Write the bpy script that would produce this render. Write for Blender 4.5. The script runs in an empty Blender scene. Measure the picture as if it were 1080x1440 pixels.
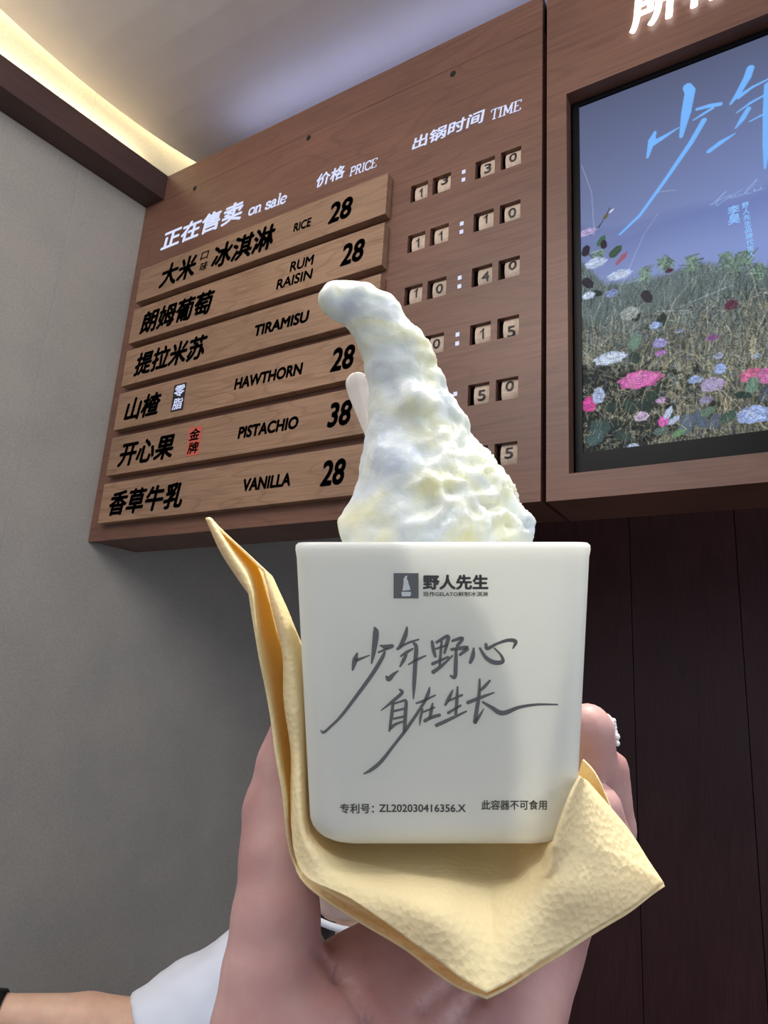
import bpy, bmesh, math, random
import numpy as np
from mathutils import Vector, Matrix, noise as mnoise
random.seed(7); rng = np.random.default_rng(7)
C = bpy.context.scene.collection
SC = bpy.context.scene

# ------------------------------------------------------------------ camera
F = 957.4                                  # focal length in pixels of the 1080-wide frame
YAW, PIT, ROL = 0.56246, 0.25191, 0.0633
CAM = np.array([0.0, 0.0, 1.75])
_f = np.array([-math.sin(YAW)*math.cos(PIT), math.cos(YAW)*math.cos(PIT), math.sin(PIT)])
_r = np.array([math.cos(YAW), math.sin(YAW), 0.0]); _u = np.cross(_r, _f)
RT = _r*math.cos(ROL)+_u*math.sin(ROL); UP = -_r*math.sin(ROL)+_u*math.cos(ROL); FW = _f
cd = bpy.data.cameras.new('camera'); cam = bpy.data.objects.new('camera', cd); C.objects.link(cam)
cd.sensor_fit = 'HORIZONTAL'; cd.sensor_width = 36; cd.lens = F/1080*36
cd.clip_start = 0.01; cd.clip_end = 60
M = Matrix((( RT[0],UP[0],-FW[0],CAM[0]),(RT[1],UP[1],-FW[1],CAM[1]),(RT[2],UP[2],-FW[2],CAM[2]),(0,0,0,1)))
cam.matrix_world = M
SC.camera = cam
SC.view_settings.view_transform = 'Standard'; SC.view_settings.look = 'None'
SC.view_settings.exposure = 0.0; SC.view_settings.gamma = 1; SC.view_settings.use_curve_mapping = False

# ------------------------------------------------------------------ world and lights
W = bpy.data.worlds.new('world'); SC.world = W; W.use_nodes = True
W.node_tree.nodes['Background'].inputs[0].default_value = (0.80, 0.86, 1.0, 1)
W.node_tree.nodes['Background'].inputs[1].default_value = 0.66
def area(name, loc, target, size, power, col, size_y=None, spread=None):
    l = bpy.data.lights.new(name, 'AREA'); l.energy = power; l.color = col; l.size = size
    if size_y: l.shape = 'RECTANGLE'; l.size_y = size_y
    if spread: l.spread = spread
    o = bpy.data.objects.new(name, l); C.objects.link(o); o.location = loc
    o.rotation_euler = (Vector(target)-Vector(loc)).to_track_quat('-Z', 'Y').to_euler(); return o
def spot(name, loc, target, power, col, ang, rad=0.03, blend=0.6):
    l = bpy.data.lights.new(name, 'SPOT'); l.energy = power; l.color = col
    l.spot_size = math.radians(ang); l.spot_blend = blend; l.shadow_soft_size = rad
    o = bpy.data.objects.new(name, l); C.objects.link(o); o.location = loc
    o.rotation_euler = (Vector(target)-Vector(loc)).to_track_quat('-Z', 'Y').to_euler(); return o
CUPC = CAM+FW*0.2
area('shop_ceiling_lamp', (-0.9, -0.7, 3.7), (-0.7, 0.9, 2.0), 1.5, 46, (1.0, 0.95, 0.90))
area('side_fill', (3.4, -0.4, 3.3), (0, 0.6, 2.0), 1.4, 32, (0.82, 0.89, 1.0))  # bluish fill added out of view to brighten the front of the cup
spot('downlight_key', (-0.10, 0.62, 3.62), tuple(CUPC), 215, (1.0, 0.96, 0.87), 22, 0.06)
spot('downlight_side', (0.75, 0.30, 3.55), tuple(CUPC), 80, (1.0, 0.97, 0.9), 24, 0.30)

# ------------------------------------------------------------------ helpers
def at(px, py, d): return CAM + d*(FW + RT*(px-540)/F + UP*(720-py)/F)
D = 1.45                                    # board front distance in metres
def ray(px, py): return FW + RT*(px-540)/F + UP*(720-py)/F
def brd(px, py, y=1.0):                     # pixel -> (x,z) in board units on the plane y
    d = ray(px, py); d = d*y/d[1]; return d[0], d[2]
def BW(x, y, z): return (x*D, y*D, CAM[2]+z*D)
TH = math.radians(5.5); WN = np.array([math.cos(TH), -math.sin(TH), 0]); WO = np.array([-1.4745, 1.0, 0])
def wallpt(px, py):
    d = ray(px, py); return d*(WN@WO)/(WN@d)
def wallx(y): return WO[0]+(y-1.0)*math.tan(TH)   # board units

def props(o, label=None, cat=None, group=None, kind=None):
    if label: o['label'] = label
    if cat: o['category'] = cat
    if group: o['group'] = group
    if kind: o['kind'] = kind
    return o
def empty(name, loc, label, cat, group=None):
    o = bpy.data.objects.new(name, None); C.objects.link(o); o.location = loc; o.empty_display_size = 0.05
    return props(o, label, cat, group)
def wloc(o):
    p = Vector((0, 0, 0))
    while o: p += Vector(o.location); o = o.parent
    return p
def mk(name, V, Fc, mat, parent=None, smooth=False, loc=None, label=None):
    me = bpy.data.meshes.new(name)
    org = np.array(loc if loc is not None else (0, 0, 0), float)
    base = np.array(wloc(parent)) if parent else np.zeros(3)
    V = np.asarray(V, float)-org
    me.from_pydata(V.tolist(), [], [list(map(int, f)) for f in Fc]); me.update()
    if mat: me.materials.append(mat)
    if smooth: me.polygons.foreach_set('use_smooth', [True]*len(me.polygons))
    o = bpy.data.objects.new(name, me); C.objects.link(o)
    if parent: o.parent = parent
    o.location = org-base
    if label: o['label'] = label
    return o
def box(a, b):
    x0, y0, z0 = a; x1, y1, z1 = b
    v = [(x0,y0,z0),(x1,y0,z0),(x1,y1,z0),(x0,y1,z0),(x0,y0,z1),(x1,y0,z1),(x1,y1,z1),(x0,y1,z1)]
    return v, [(0,3,2,1),(4,5,6,7),(0,1,5,4),(1,2,6,5),(2,3,7,6),(3,0,4,7)]
def merge(parts):
    V, Fc = [], []
    for v, f in parts:
        n = len(V); V += [tuple(p) for p in v]; Fc += [tuple(i+n for i in q) for q in f]
    return V, Fc
def bevel(o, w, seg=2):
    m = o.modifiers.new('bevel', 'BEVEL'); m.width = w; m.segments = seg; m.limit_method = 'ANGLE'; return o
def grid_faces(n, m, wrap=False):
    f = []
    for i in range(n-1):
        for j in range(m if wrap else m-1):
            k = (j+1) % m; f.append((i*m+j, i*m+k, (i+1)*m+k, (i+1)*m+j))
    return f
def panel_holes(x0, x1, z0, z1, holes, y0, y1):
    """solid slab in the xz plane with rectangular through holes (board units)"""
    xs = sorted({x0, x1, *[h[0] for h in holes], *[h[1] for h in holes]}); zs = sorted({z0, z1, *[h[2] for h in holes], *[h[3] for h in holes]})
    def solid(i, j):
        if i < 0 or j < 0 or i >= len(xs)-1 or j >= len(zs)-1: return False
        cx = (xs[i]+xs[i+1])/2; cz = (zs[j]+zs[j+1])/2
        return not any(h[0] < cx < h[1] and h[2] < cz < h[3] for h in holes)
    V = {}; L = []; Fc = []
    def v(i, k, j):
        if (i, k, j) not in V: V[(i, k, j)] = len(L); L.append(BW(xs[i], (y0, y1)[k], zs[j]))
        return V[(i, k, j)]
    for i in range(len(xs)-1):
        for j in range(len(zs)-1):
            if not solid(i, j): continue
            Fc.append((v(i,0,j), v(i+1,0,j), v(i+1,0,j+1), v(i,0,j+1))); Fc.append((v(i,1,j), v(i,1,j+1), v(i+1,1,j+1), v(i+1,1,j)))
            if not solid(i-1, j): Fc.append((v(i,0,j), v(i,0,j+1), v(i,1,j+1), v(i,1,j)))
            if not solid(i+1, j): Fc.append((v(i+1,0,j), v(i+1,1,j), v(i+1,1,j+1), v(i+1,0,j+1)))
            if not solid(i, j-1): Fc.append((v(i,0,j), v(i,1,j), v(i+1,1,j), v(i+1,0,j)))
            if not solid(i, j+1): Fc.append((v(i,0,j+1), v(i+1,0,j+1), v(i+1,1,j+1), v(i,1,j+1)))
    return L, Fc
def ribbon(pts, to3, sub=5):
    """brush stroke: pts (x,y,width) smoothed, to3 maps a 2-D point to 3-D"""
    P = np.array(pts, float)
    if len(P) > 2:
        Q = np.vstack([2*P[0]-P[1], P, 2*P[-1]-P[-2]]); out = []
        for i in range(1, len(Q)-2):
            for t in np.linspace(0, 1, sub, endpoint=False):
                a, b, c, d = Q[i-1:i+3]
                out.append(0.5*((2*b)+(c-a)*t+(2*a-5*b+4*c-d)*t*t+(3*b-a-3*c+d)*t**3))
        out.append(Q[-2]); P = np.array(out)
    T = np.gradient(P[:, :2], axis=0); T /= np.linalg.norm(T, axis=1)[:, None]+1e-9
    N = np.c_[-T[:, 1], T[:, 0]]; w = np.maximum(P[:, 2], 1e-5)[:, None]/2
    e0 = P[0, :2]-T[0]*w[0]*.7; e1 = P[-1, :2]+T[-1]*w[-1]*.7
    A = P[:, :2]+N*w; B = P[:, :2]-N*w
    n = len(P); V = [to3(*p) for p in np.vstack([A, B, e0, e1])]
    Fc = [(i, i+1, n+i+1, n+i) for i in range(n-1)]+[(0, n, 2*n), (n-1, 2*n+1, 2*n-1)]
    return V, Fc

# ---- text from Blender's built-in font -> mesh verts fitted in a rectangle
def text_geo(body, bold=0.0, shear=0.0, ext=0.0, spacing=1.0):
    cu = bpy.data.curves.new('t', 'FONT'); cu.body = body; cu.size = 1; cu.shear = shear
    cu.extrude = ext; cu.resolution_u = 4; cu.space_character = spacing
    o = bpy.data.objects.new('t', cu); C.objects.link(o)
    dg = bpy.context.evaluated_depsgraph_get(); dg.update()
    me = bpy.data.meshes.new_from_object(o.evaluated_get(dg))
    V = np.array([v.co[:] for v in me.vertices]); Fc = [tuple(p.vertices) for p in me.polygons]
    bpy.data.objects.remove(o); bpy.data.curves.remove(cu); bpy.data.meshes.remove(me)
    if bold > 0:                                     # heavier weight: copies shifted by the stroke gain
        n = len(V); offs = [(bold*math.cos(t), bold*math.sin(t)) for t in np.arange(8)*math.pi/4]
        V = np.vstack([V]+[V+np.array([a, b, 0]) for a, b in offs]); Fc = [tuple(i+k*n for i in f) for k in range(9) for f in Fc]
    return V, Fc
def fit_text(body, x0, x1, z0, z1, to3, bold=0.02, shear=0.0, spacing=1.0):
    V, Fc = text_geo(body, bold, shear, 0, spacing)
    mn, mx = V.min(0), V.max(0)
    U = (V[:, 0]-mn[0])/(mx[0]-mn[0])*(x1-x0)+x0; Z = (V[:, 1]-mn[1])/(mx[1]-mn[1])*(z1-z0)+z0
    return [to3(a, b) for a, b in zip(U, Z)], Fc
def figure_one(x0, x1, z0, z1, to3):
    parts = [ribbon([(x0+(x1-x0)*.58, z0+(z1-z0)*t, .0030) for t in (0, .2, .4, .6, .8, 1)], to3, 2)]
    V = []
    pts = [((.05, .72), (.05, .60)), ((.58, 1.0), (.58, .84))]
    V = [to3(x0+(x1-x0)*a, z0+(z1-z0)*b) for pr in pts for a, b in pr]; parts.append((V, [(0, 1, 3, 2)]))
    return merge(parts)

# ---- naive surface nets on an implicit field
def sdf_seg(P, a, b, ra, rb):
    a = np.array(a, float); b = np.array(b, float); ab = b-a
    t = np.clip(((P-a)@ab)/(ab@ab+1e-12), 0, 1)[..., None]
    return np.linalg.norm(P-(a+t*ab), axis=-1)-(ra+(rb-ra)*t[..., 0])
def smin(a, b, k):
    h = np.clip(0.5+0.5*(b-a)/k, 0, 1); return b+(a-b)*h-k*h*(1-h)
def nets(fn, lo, hi, h):
    lo = np.array(lo, float); hi = np.array(hi, float); n = np.ceil((hi-lo)/h).astype(int)+1
    ax = [lo[i]+h*np.arange(n[i]) for i in range(3)]
    G = np.stack(np.meshgrid(*ax, indexing='ij'), -1); v = fn(G)
    s = v < 0; c = n-1
    acc = np.zeros((*c, 3)); cnt = np.zeros(c)
    offs = [(0,0,0),(1,0,0),(0,1,0),(1,1,0),(0,0,1),(1,0,1),(0,1,1),(1,1,1)]
    sl = lambda A, o: A[o[0]:o[0]+c[0], o[1]:o[1]+c[1], o[2]:o[2]+c[2]]
    for i in range(8):
        for j in range(i+1, 8):
            d = np.array(offs[j])-np.array(offs[i])
            if abs(d).sum() != 1: continue
            a, b = sl(v, offs[i]), sl(v, offs[j]); m = (a < 0) != (b < 0)
            t = np.where(m, a/np.where(m, a-b, 1), 0)
            acc += np.where(m[..., None], np.array(offs[i])+t[..., None]*d, 0); cnt += m
    act = cnt > 0; idx = -np.ones(c, int); idx[act] = np.arange(act.sum())
    ij = np.argwhere(act); V = lo+h*(ij+acc[act]/cnt[act][:, None]); Fc = []
    for axi in range(3):
        o = [0, 0, 0]; o[axi] = 1
        b1, b2 = (axi+1) % 3, (axi+2) % 3
        A = v[:-1] if axi == 0 else v[:, :-1] if axi == 1 else v[:, :, :-1]
        B = v[1:] if axi == 0 else v[:, 1:] if axi == 1 else v[:, :, 1:]
        E = np.argwhere((A < 0) != (B < 0))
        E = E[(E[:, b1] > 0) & (E[:, b2] > 0) & (E[:, b1] < c[b1]) & (E[:, b2] < c[b2])]
        e1 = np.zeros(3, int); e1[b1] = 1; e2 = np.zeros(3, int); e2[b2] = 1
        q = [idx[tuple((E-x).T)] for x in (e1+e2, e2, 0*e1, e1)]
        neg = A[tuple(E.T)] < 0
        Q = np.stack(q, 1); Q[~neg] = Q[~neg][:, ::-1]; Fc.append(Q)
    Fc = np.vstack(Fc); return V, Fc[(Fc >= 0).all(1)]
def vnormals(V, Fc):
    Fc = np.asarray(Fc); n = np.cross(V[Fc[:, 2]]-V[Fc[:, 0]], V[Fc[:, 3]]-V[Fc[:, 1]]); N = np.zeros_like(V)
    for k in range(4): np.add.at(N, Fc[:, k], n)
    return N/(np.linalg.norm(N, axis=1)[:, None]+1e-12)

# ------------------------------------------------------------------ materials
def lin(r, g, b):
    return tuple(((c/255)/12.92 if c/255 <= .04045 else ((c/255+.055)/1.055)**2.4) for c in (r, g, b))+(1,)
def mat(name, col=(.8,.8,.8,1), rough=.5, **kw):
    m = bpy.data.materials.new(name); m.use_nodes = True; b = m.node_tree.nodes['Principled BSDF']
    b.inputs['Base Color'].default_value = col; b.inputs['Roughness'].default_value = rough
    for k, v in kw.items(): b.inputs[k.replace('_', ' ')].default_value = v
    return m
def N(m, t, **kw):
    n = m.node_tree.nodes.new(t)
    for k, v in kw.items():
        if k in n.inputs: n.inputs[k].default_value = v
        else: setattr(n, k, v)
    return n
def Lk(m, a, b): m.node_tree.links.new(a, b)
def bsdf(m): return m.node_tree.nodes['Principled BSDF']
def coords(m, scale, kind='Object', rot=(0,0,0)):
    tc = N(m, 'ShaderNodeTexCoord'); mp = N(m, 'ShaderNodeMapping'); mp.inputs['Scale'].default_value = scale; mp.inputs['Rotation'].default_value = rot
    Lk(m, tc.outputs[kind], mp.inputs['Vector']); return mp.outputs[0]
def geo_coords(m, scale):
    tc = N(m, 'ShaderNodeNewGeometry'); mp = N(m, 'ShaderNodeMapping'); mp.inputs['Scale'].default_value = scale
    Lk(m, tc.outputs['Position'], mp.inputs['Vector']); return mp.outputs[0]
def ramp(m, src, stops):
    r = N(m, 'ShaderNodeValToRGB'); e = r.color_ramp.elements
    while len(e) < len(stops): e.new(.5)
    for i, (p, c) in enumerate(stops): e[i].position = p; e[i].color = c
    Lk(m, src, r.inputs[0]); return r.outputs[0]
def mixc(m, fac, a, b, mode='MIX'):
    x = N(m, 'ShaderNodeMix', data_type='RGBA', blend_type=mode)
    for i, s in ((0, fac), (6, a), (7, b)):
        if hasattr(s, 'links'): Lk(m, s, x.inputs[i])
        else: x.inputs[i].default_value = s
    return x.outputs[2]
def bump(m, h, strength, dist):
    b = N(m, 'ShaderNodeBump'); b.inputs['Strength'].default_value = strength; b.inputs['Distance'].default_value = dist
    Lk(m, h, b.inputs['Height']); Lk(m, b.outputs[0], bsdf(m).inputs['Normal'])
def mixl(a, b, t): return tuple(p+(q-p)*t for p, q in zip(a, b))
def wood(name, dark, mid, light, rough, cscale, lines=9.0, vertical=False, lineamt=.45, spec=.4):
    m = mat(name, mid, rough); bsdf(m).inputs['Specular IOR Level'].default_value = spec
    a = (1.0, 1.0, 5.0) if not vertical else (5.0, 5.0, .8)
    v = coords(m, tuple(cscale*q for q in a))
    n1 = N(m, 'ShaderNodeTexNoise', Scale=1.0, Detail=2.0, Roughness=.45); Lk(m, v, n1.inputs['Vector'])
    mul = N(m, 'ShaderNodeMath', operation='MULTIPLY'); Lk(m, n1.outputs[0], mul.inputs[0]); mul.inputs[1].default_value = lines
    fr = N(m, 'ShaderNodeMath', operation='FRACT'); Lk(m, mul.outputs[0], fr.inputs[0])
    ln = ramp(m, fr.outputs[0], [(0, (0,0,0,1)), (.10, (1,1,1,1)), (.8, (.9,.9,.9,1)), (1, (0,0,0,1))])
    b = (2.0, 2.0, 60.0) if not vertical else (60.0, 60.0, 2.0)
    v2 = coords(m, b); n2 = N(m, 'ShaderNodeTexNoise', Scale=3.0, Detail=4.0, Roughness=.6); Lk(m, v2, n2.inputs['Vector'])
    fine = ramp(m, n2.outputs[0], [(.25, mixl(dark, mid, .35)), (.5, mid), (.85, light)])
    v3 = coords(m, (1.5, 1.5, 2.5)); n3 = N(m, 'ShaderNodeTexNoise', Scale=1.3, Detail=2.0); Lk(m, v3, n3.inputs['Vector'])
    big = ramp(m, n3.outputs[0], [(.3, (.82,.82,.82,1)), (.7, (1.12,1.1,1.08,1))])
    c = mixc(m, 1.0, fine, big, 'MULTIPLY')
    inv = N(m, 'ShaderNodeMath', operation='SUBTRACT'); inv.inputs[0].default_value = 1; Lk(m, ln, inv.inputs[1])
    sc = N(m, 'ShaderNodeMath', operation='MULTIPLY'); Lk(m, inv.outputs[0], sc.inputs[0]); sc.inputs[1].default_value = lineamt
    c = mixc(m, sc.outputs[0], c, dark); Lk(m, c, bsdf(m).inputs['Base Color'])
    bump(m, n2.outputs[0], .05, .0004); return m
M_board = wood('board_veneer', lin(88,60,50), lin(116,82,68), lin(126,90,75), .42, 1.3, lineamt=.35)
M_plaque = wood('plaque_oak', lin(108,80,60), lin(150,119,95), lin(166,134,110), .5, 2.0, lines=8, lineamt=.4)
M_beam = wood('beam_veneer', lin(60,44,42), lin(76,56,53), lin(84,62,58), .5, 1.0, lines=4, lineamt=.15)
M_dark = wood('dark_panelling', lin(46,26,27), lin(66,40,42), lin(76,50,53), .4, .9, lines=6, vertical=True, lineamt=.3, spec=.3)
M_black = mat('black_gap', lin(12,9,10), .8)
M_wheel = wood('wheel_birch', lin(170,146,126), lin(200,180,162), lin(212,194,176), .6, 3.0, lines=5, vertical=True, lineamt=.35)
M_ink = mat('black_print', lin(20,18,20), .5)
M_bezel = mat('bezel_plastic', lin(8,8,13), .35, Specular_IOR_Level=.12)
M_red = mat('red_badge', lin(190,88,74), .5)
def emis(name, col, s):
    m = mat(name, (0,0,0,1), .5); b = bsdf(m); b.inputs['Emission Color'].default_value = col; b.inputs['Emission Strength'].default_value = s; return m
M_letter = emis('glowing_lettering', lin(214,222,255), 1.0)
M_sign = emis('backlit_sign_letter', lin(255,255,255), 3.0)
M_wletter = mat('white_print', lin(240,240,250), .5)

m = M_wall = mat('plaster_tile', lin(150,146,138), .62)
v = geo_coords(m, (1, 1, 1)); n = N(m, 'ShaderNodeTexNoise', Scale=160.0, Detail=4.0, Roughness=.7); Lk(m, v, n.inputs['Vector'])
n4 = N(m, 'ShaderNodeTexNoise', Scale=5.0, Detail=3.0); Lk(m, v, n4.inputs['Vector'])
c = mixc(m, .5, ramp(m, n.outputs[0], [(.35, lin(150,145,138)), (.65, lin(178,173,165))]), ramp(m, n4.outputs[0], [(.3, lin(154,151,145)), (.7, lin(172,166,157))]))
Lk(m, c, bsdf(m).inputs['Base Color']); bump(m, n.outputs[0], .35, .0012)
m = M_ceil = mat('ceiling_plaster', lin(200,192,190), .75)
v = geo_coords(m, (1, 1, 1)); n = N(m, 'ShaderNodeTexNoise', Scale=2.2, Detail=4.0, Roughness=.6, Distortion=.6); Lk(m, v, n.inputs['Vector'])
n5 = N(m, 'ShaderNodeTexNoise', Scale=90.0, Detail=3.0); Lk(m, v, n5.inputs['Vector'])
Lk(m, ramp(m, n.outputs[0], [(.3, lin(218,210,206)), (.7, lin(228,222,218))]), bsdf(m).inputs['Base Color']); bump(m, n5.outputs[0], .15, .001)
M_floor = mat('floor_tile', lin(120,112,104), .4)

def skin_mat(name, base, deep):
    m = mat(name, base, .5); b = bsdf(m)
    v = geo_coords(m, (1,1,1)); n = N(m, 'ShaderNodeTexNoise', Scale=45.0, Detail=3.0); Lk(m, v, n.inputs['Vector'])
    Lk(m, ramp(m, n.outputs[0], [(.3, deep), (.7, base)]), b.inputs['Base Color'])
    b.inputs['Subsurface Weight'].default_value = .5; b.inputs['Subsurface Radius'].default_value = (1.0, .35, .2); b.inputs['Subsurface Scale'].default_value = .006
    n2 = N(m, 'ShaderNodeTexNoise', Scale=700.0, Detail=2.0); Lk(m, v, n2.inputs['Vector']); bump(m, n2.outputs[0], .25, .0003); return m
M_skin = skin_mat('hand_skin', lin(196,158,154), lin(168,120,116))
M_skin2 = skin_mat('person_skin', lin(222,184,158), lin(212,168,144))
M_shirt = mat('white_cotton', lin(222,226,236), .85)
M_hair = mat('black_hair', lin(22,18,18), .45)
M_jeans = mat('dark_trousers', lin(40,44,56), .85)
M_watch = mat('black_rubber', lin(14,14,16), .4)

m = M_nap = mat('napkin_paper', lin(253,246,199), .9)
v = geo_coords(m, (1,1,1)); vo = N(m, 'ShaderNodeTexVoronoi', Scale=640.0, Randomness=.8); Lk(m, v, vo.inputs['Vector'])
no = N(m, 'ShaderNodeTexNoise', Scale=520.0, Detail=3.0); Lk(m, v, no.inputs['Vector'])
mx = N(m, 'ShaderNodeMath', operation='ADD'); Lk(m, vo.outputs['Distance'], mx.inputs[0]); Lk(m, no.outputs[0], mx.inputs[1])
bump(m, mx.outputs[0], .45, .0005)
tr = N(m, 'ShaderNodeBsdfTranslucent'); tr.inputs[0].default_value = lin(255,210,108); ms = N(m, 'ShaderNodeMixShader'); ms.inputs[0].default_value = .33
out = m.node_tree.nodes['Material Output']; Lk(m, bsdf(m).outputs[0], ms.inputs[1]); Lk(m, tr.outputs[0], ms.inputs[2]); Lk(m, ms.outputs[0], out.inputs[0])

m = M_cup = mat('white_cup_plastic', lin(238,240,236), .35); b = bsdf(m)
b.inputs['Subsurface Weight'].default_value = .5; b.inputs['Subsurface Radius'].default_value = (1, 1, .9); b.inputs['Subsurface Scale'].default_value = .012
tr = N(m, 'ShaderNodeBsdfTranslucent'); tr.inputs[0].default_value = lin(246,244,232); ms = N(m, 'ShaderNodeMixShader'); ms.inputs[0].default_value = .3
out = m.node_tree.nodes['Material Output']; Lk(m, b.outputs[0], ms.inputs[1]); Lk(m, tr.outputs[0], ms.inputs[2]); Lk(m, ms.outputs[0], out.inputs[0])
M_print = mat('grey_print', lin(104,104,104), .5)

m = M_ice = mat('gelato_cream', lin(234,234,214), .38); b = bsdf(m)
v = geo_coords(m, (1,1,1)); n = N(m, 'ShaderNodeTexNoise', Scale=55.0, Detail=2.0, Distortion=.8); Lk(m, v, n.inputs['Vector'])
Lk(m, ramp(m, n.outputs[0], [(.36, lin(218,226,234)), (.54, lin(234,238,228)), (.72, lin(240,237,198))]), b.inputs['Base Color'])
b.inputs['Subsurface Weight'].default_value = .6; b.inputs['Subsurface Radius'].default_value = (1, .95, .7); b.inputs['Subsurface Scale'].default_value = .005
n2 = N(m, 'ShaderNodeTexNoise', Scale=330.0, Detail=4.0, Roughness=.6); Lk(m, v, n2.inputs['Vector']); bump(m, n2.outputs[0], .35, .0012)
M_clear = mat('clear_plastic', (.95,.96,.98,1), .05, Transmission_Weight=.93, IOR=1.2)
M_spoon = m = mat('milky_clear_plastic', (.97,.98,1,1), .08, Transmission_Weight=.9, IOR=1.45)
tr = N(m, 'ShaderNodeBsdfTranslucent'); tr.inputs[0].default_value = (1,1,1,1); ms = N(m, 'ShaderNodeMixShader'); ms.inputs[0].default_value = .22
out = m.node_tree.nodes['Material Output']; Lk(m, bsdf(m).outputs[0], ms.inputs[1]); Lk(m, tr.outputs[0], ms.inputs[2]); Lk(m, ms.outputs[0], out.inputs[0])
M_frost = mat('frosted_plastic', (.9,.91,.95,1), .3, Transmission_Weight=.15, IOR=1.3)

# ------------------------------------------------------------------ room shell
def plane_obj(name, V, Fc, m, kind='structure', thick=None, off=None):
    o = mk(name, V, Fc, m); o['kind'] = kind; return o
# ceiling: gently vaulted sheet whose left edge stops short of the wall, leaving a lighting slot
GAP = .05
def slotpt(px, py):
    d = ray(px, py); return d*(WN@WO+GAP*math.cos(TH))/(WN@d)
ep = np.array([slotpt(*p) for p in [(0,12),(43,51),(89,93),(142,136),(210,185),(278,230)]])
cf = np.polyfit(ep[:, 1], ep[:, 2], 2)
def zc_(y): yy = min(max(y, .3), 1.6); return float(np.polyval(cf, yy)+(y-yy)*(2*cf[0]*yy+cf[1])*.6)
ystn = np.linspace(-2.2, 2.3, 60); V = []; Fc = []
for y in ystn:
    z = zc_(y); V += [BW(wallx(y)+GAP, y, z), BW(2.6, y, z), BW(2.6, y, z+.03), BW(wallx(y)+GAP, y, z+.012)]
for i in range(len(ystn)-1):
    for j in range(4): k = (j+1) % 4; Fc.append((4*i+j, 4*i+4+j, 4*i+4+k, 4*i+k))
e = 4*(len(ystn)-1); Fc += [(0,1,2,3), (e+3,e+2,e+1,e)]
o = mk('ceiling', V, Fc, M_ceil); o['kind'] = 'structure'
# unseen slab added over the slot to keep world light out
v_, f_ = box(BW(-1.9, -2.2, 1.64), BW(2.6, 2.3, 1.68)); o = mk('slot_light_block', v_, f_, M_ceil); o['kind'] = 'structure'
sl_ = area('slot_strip', BW(wallx(.35)+GAP+.02, .35, zc_(.35)+.045), BW(wallx(.35), .35, 1), .02, 9, (1.0, .84, .50), size_y=2.5)
sl_.rotation_euler = (Matrix.Rotation(-TH, 3, 'Z') @ Matrix.Rotation(math.radians(58), 3, 'Y')).to_euler()
zf = -CAM[2]/D
# left wall: a backing slab plus large plaster panels with thin recessed joints
jb = wallpt(118, 255); jl = wallpt(0, 740); jy = (jb[1]+jl[1])/2
wall = mk('wall_left', [BW(wallx(y)-dx, y, z) for y in (-2.2, 2.3) for dx in (.0016, .08) for z in (zf, 1.639)],
          [(0,1,5,4),(2,6,7,3),(0,4,6,2),(1,3,7,5),(0,2,3,1),(4,5,7,6)], mat('joint_filler', lin(196,192,184), .8)); wall['kind'] = 'structure'
pw = 1.0
ys = [jy-2*pw-.7, jy-pw, jy, jy+pw*.97, 2.3]
for a, b_ in zip(ys[:-1], ys[1:]):
    a += .0013; b_ -= .0013
    Vp = [BW(wallx(y)-dx, y, z) for y in (a, b_) for dx in (0, .0015) for z in (zf+.002, 1.638)]
    o = mk('wall_panel', Vp, [(0,1,5,4),(2,6,7,3),(0,4,6,2),(1,3,7,5),(0,2,3,1),(4,5,7,6)], M_wall, wall)
# floor
v_, f_ = box(BW(-1.9, -2.2, zf-.03), BW(2.6, 2.3, zf)); o = mk('floor', v_, f_, M_floor); o['kind'] = 'structure'
# dark panelled back wall: backing and vertical boards
YB = 2.2
v_, f_ = box(BW(wallx(YB)-.04, YB+.012, zf), BW(2.6, YB+.06, 1.56)); wb = mk('wall_back', v_, f_, M_black); wb['kind'] = 'structure'
x = wallx(YB)
while x < 2.55:
    w = .30; v_, f_ = box(BW(x+.0012, YB, zf+.002), BW(min(x+w, 2.59)-.0012, YB+.0118, 1.5))
    o = mk('wood_panel', v_, f_, M_dark, wb, loc=(x*D, YB*D, 0)); x += w

# ------------------------------------------------------------------ beam with cove light
zb0, zb1, bw = 1.247, 1.322, .075
V = [BW(wallx(y)+dx, y, z) for y in (-.9, .999) for dx in (0.0005, bw) for z in (zb0, zb1)]
o = mk('trim_1', V, [(0,1,5,4),(2,6,7,3),(0,4,6,2),(1,3,7,5),(0,2,3,1),(4,5,7,6)], M_beam); o['kind'] = 'structure'
l = area('cove_strip', BW(wallx(.35)+bw*.8, .35, zb1+.006), BW(wallx(.35), .35, zb1+.045), .018, 7, (1.0, .84, .50), size_y=1.75, spread=math.radians(95))
l.rotation_euler = (Matrix.Rotation(-TH, 3, 'Z') @ Matrix.Rotation(math.radians(112), 3, 'Y')).to_euler()
area('ceiling_blue_fill', BW(-.75, 1.05, 1.334), BW(-.75, 1.0, 2), 1.3, .75, (.55, .60, 1.0), size_y=.05)  # added fill, out of view, that tints the ceiling blue near the board

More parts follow.
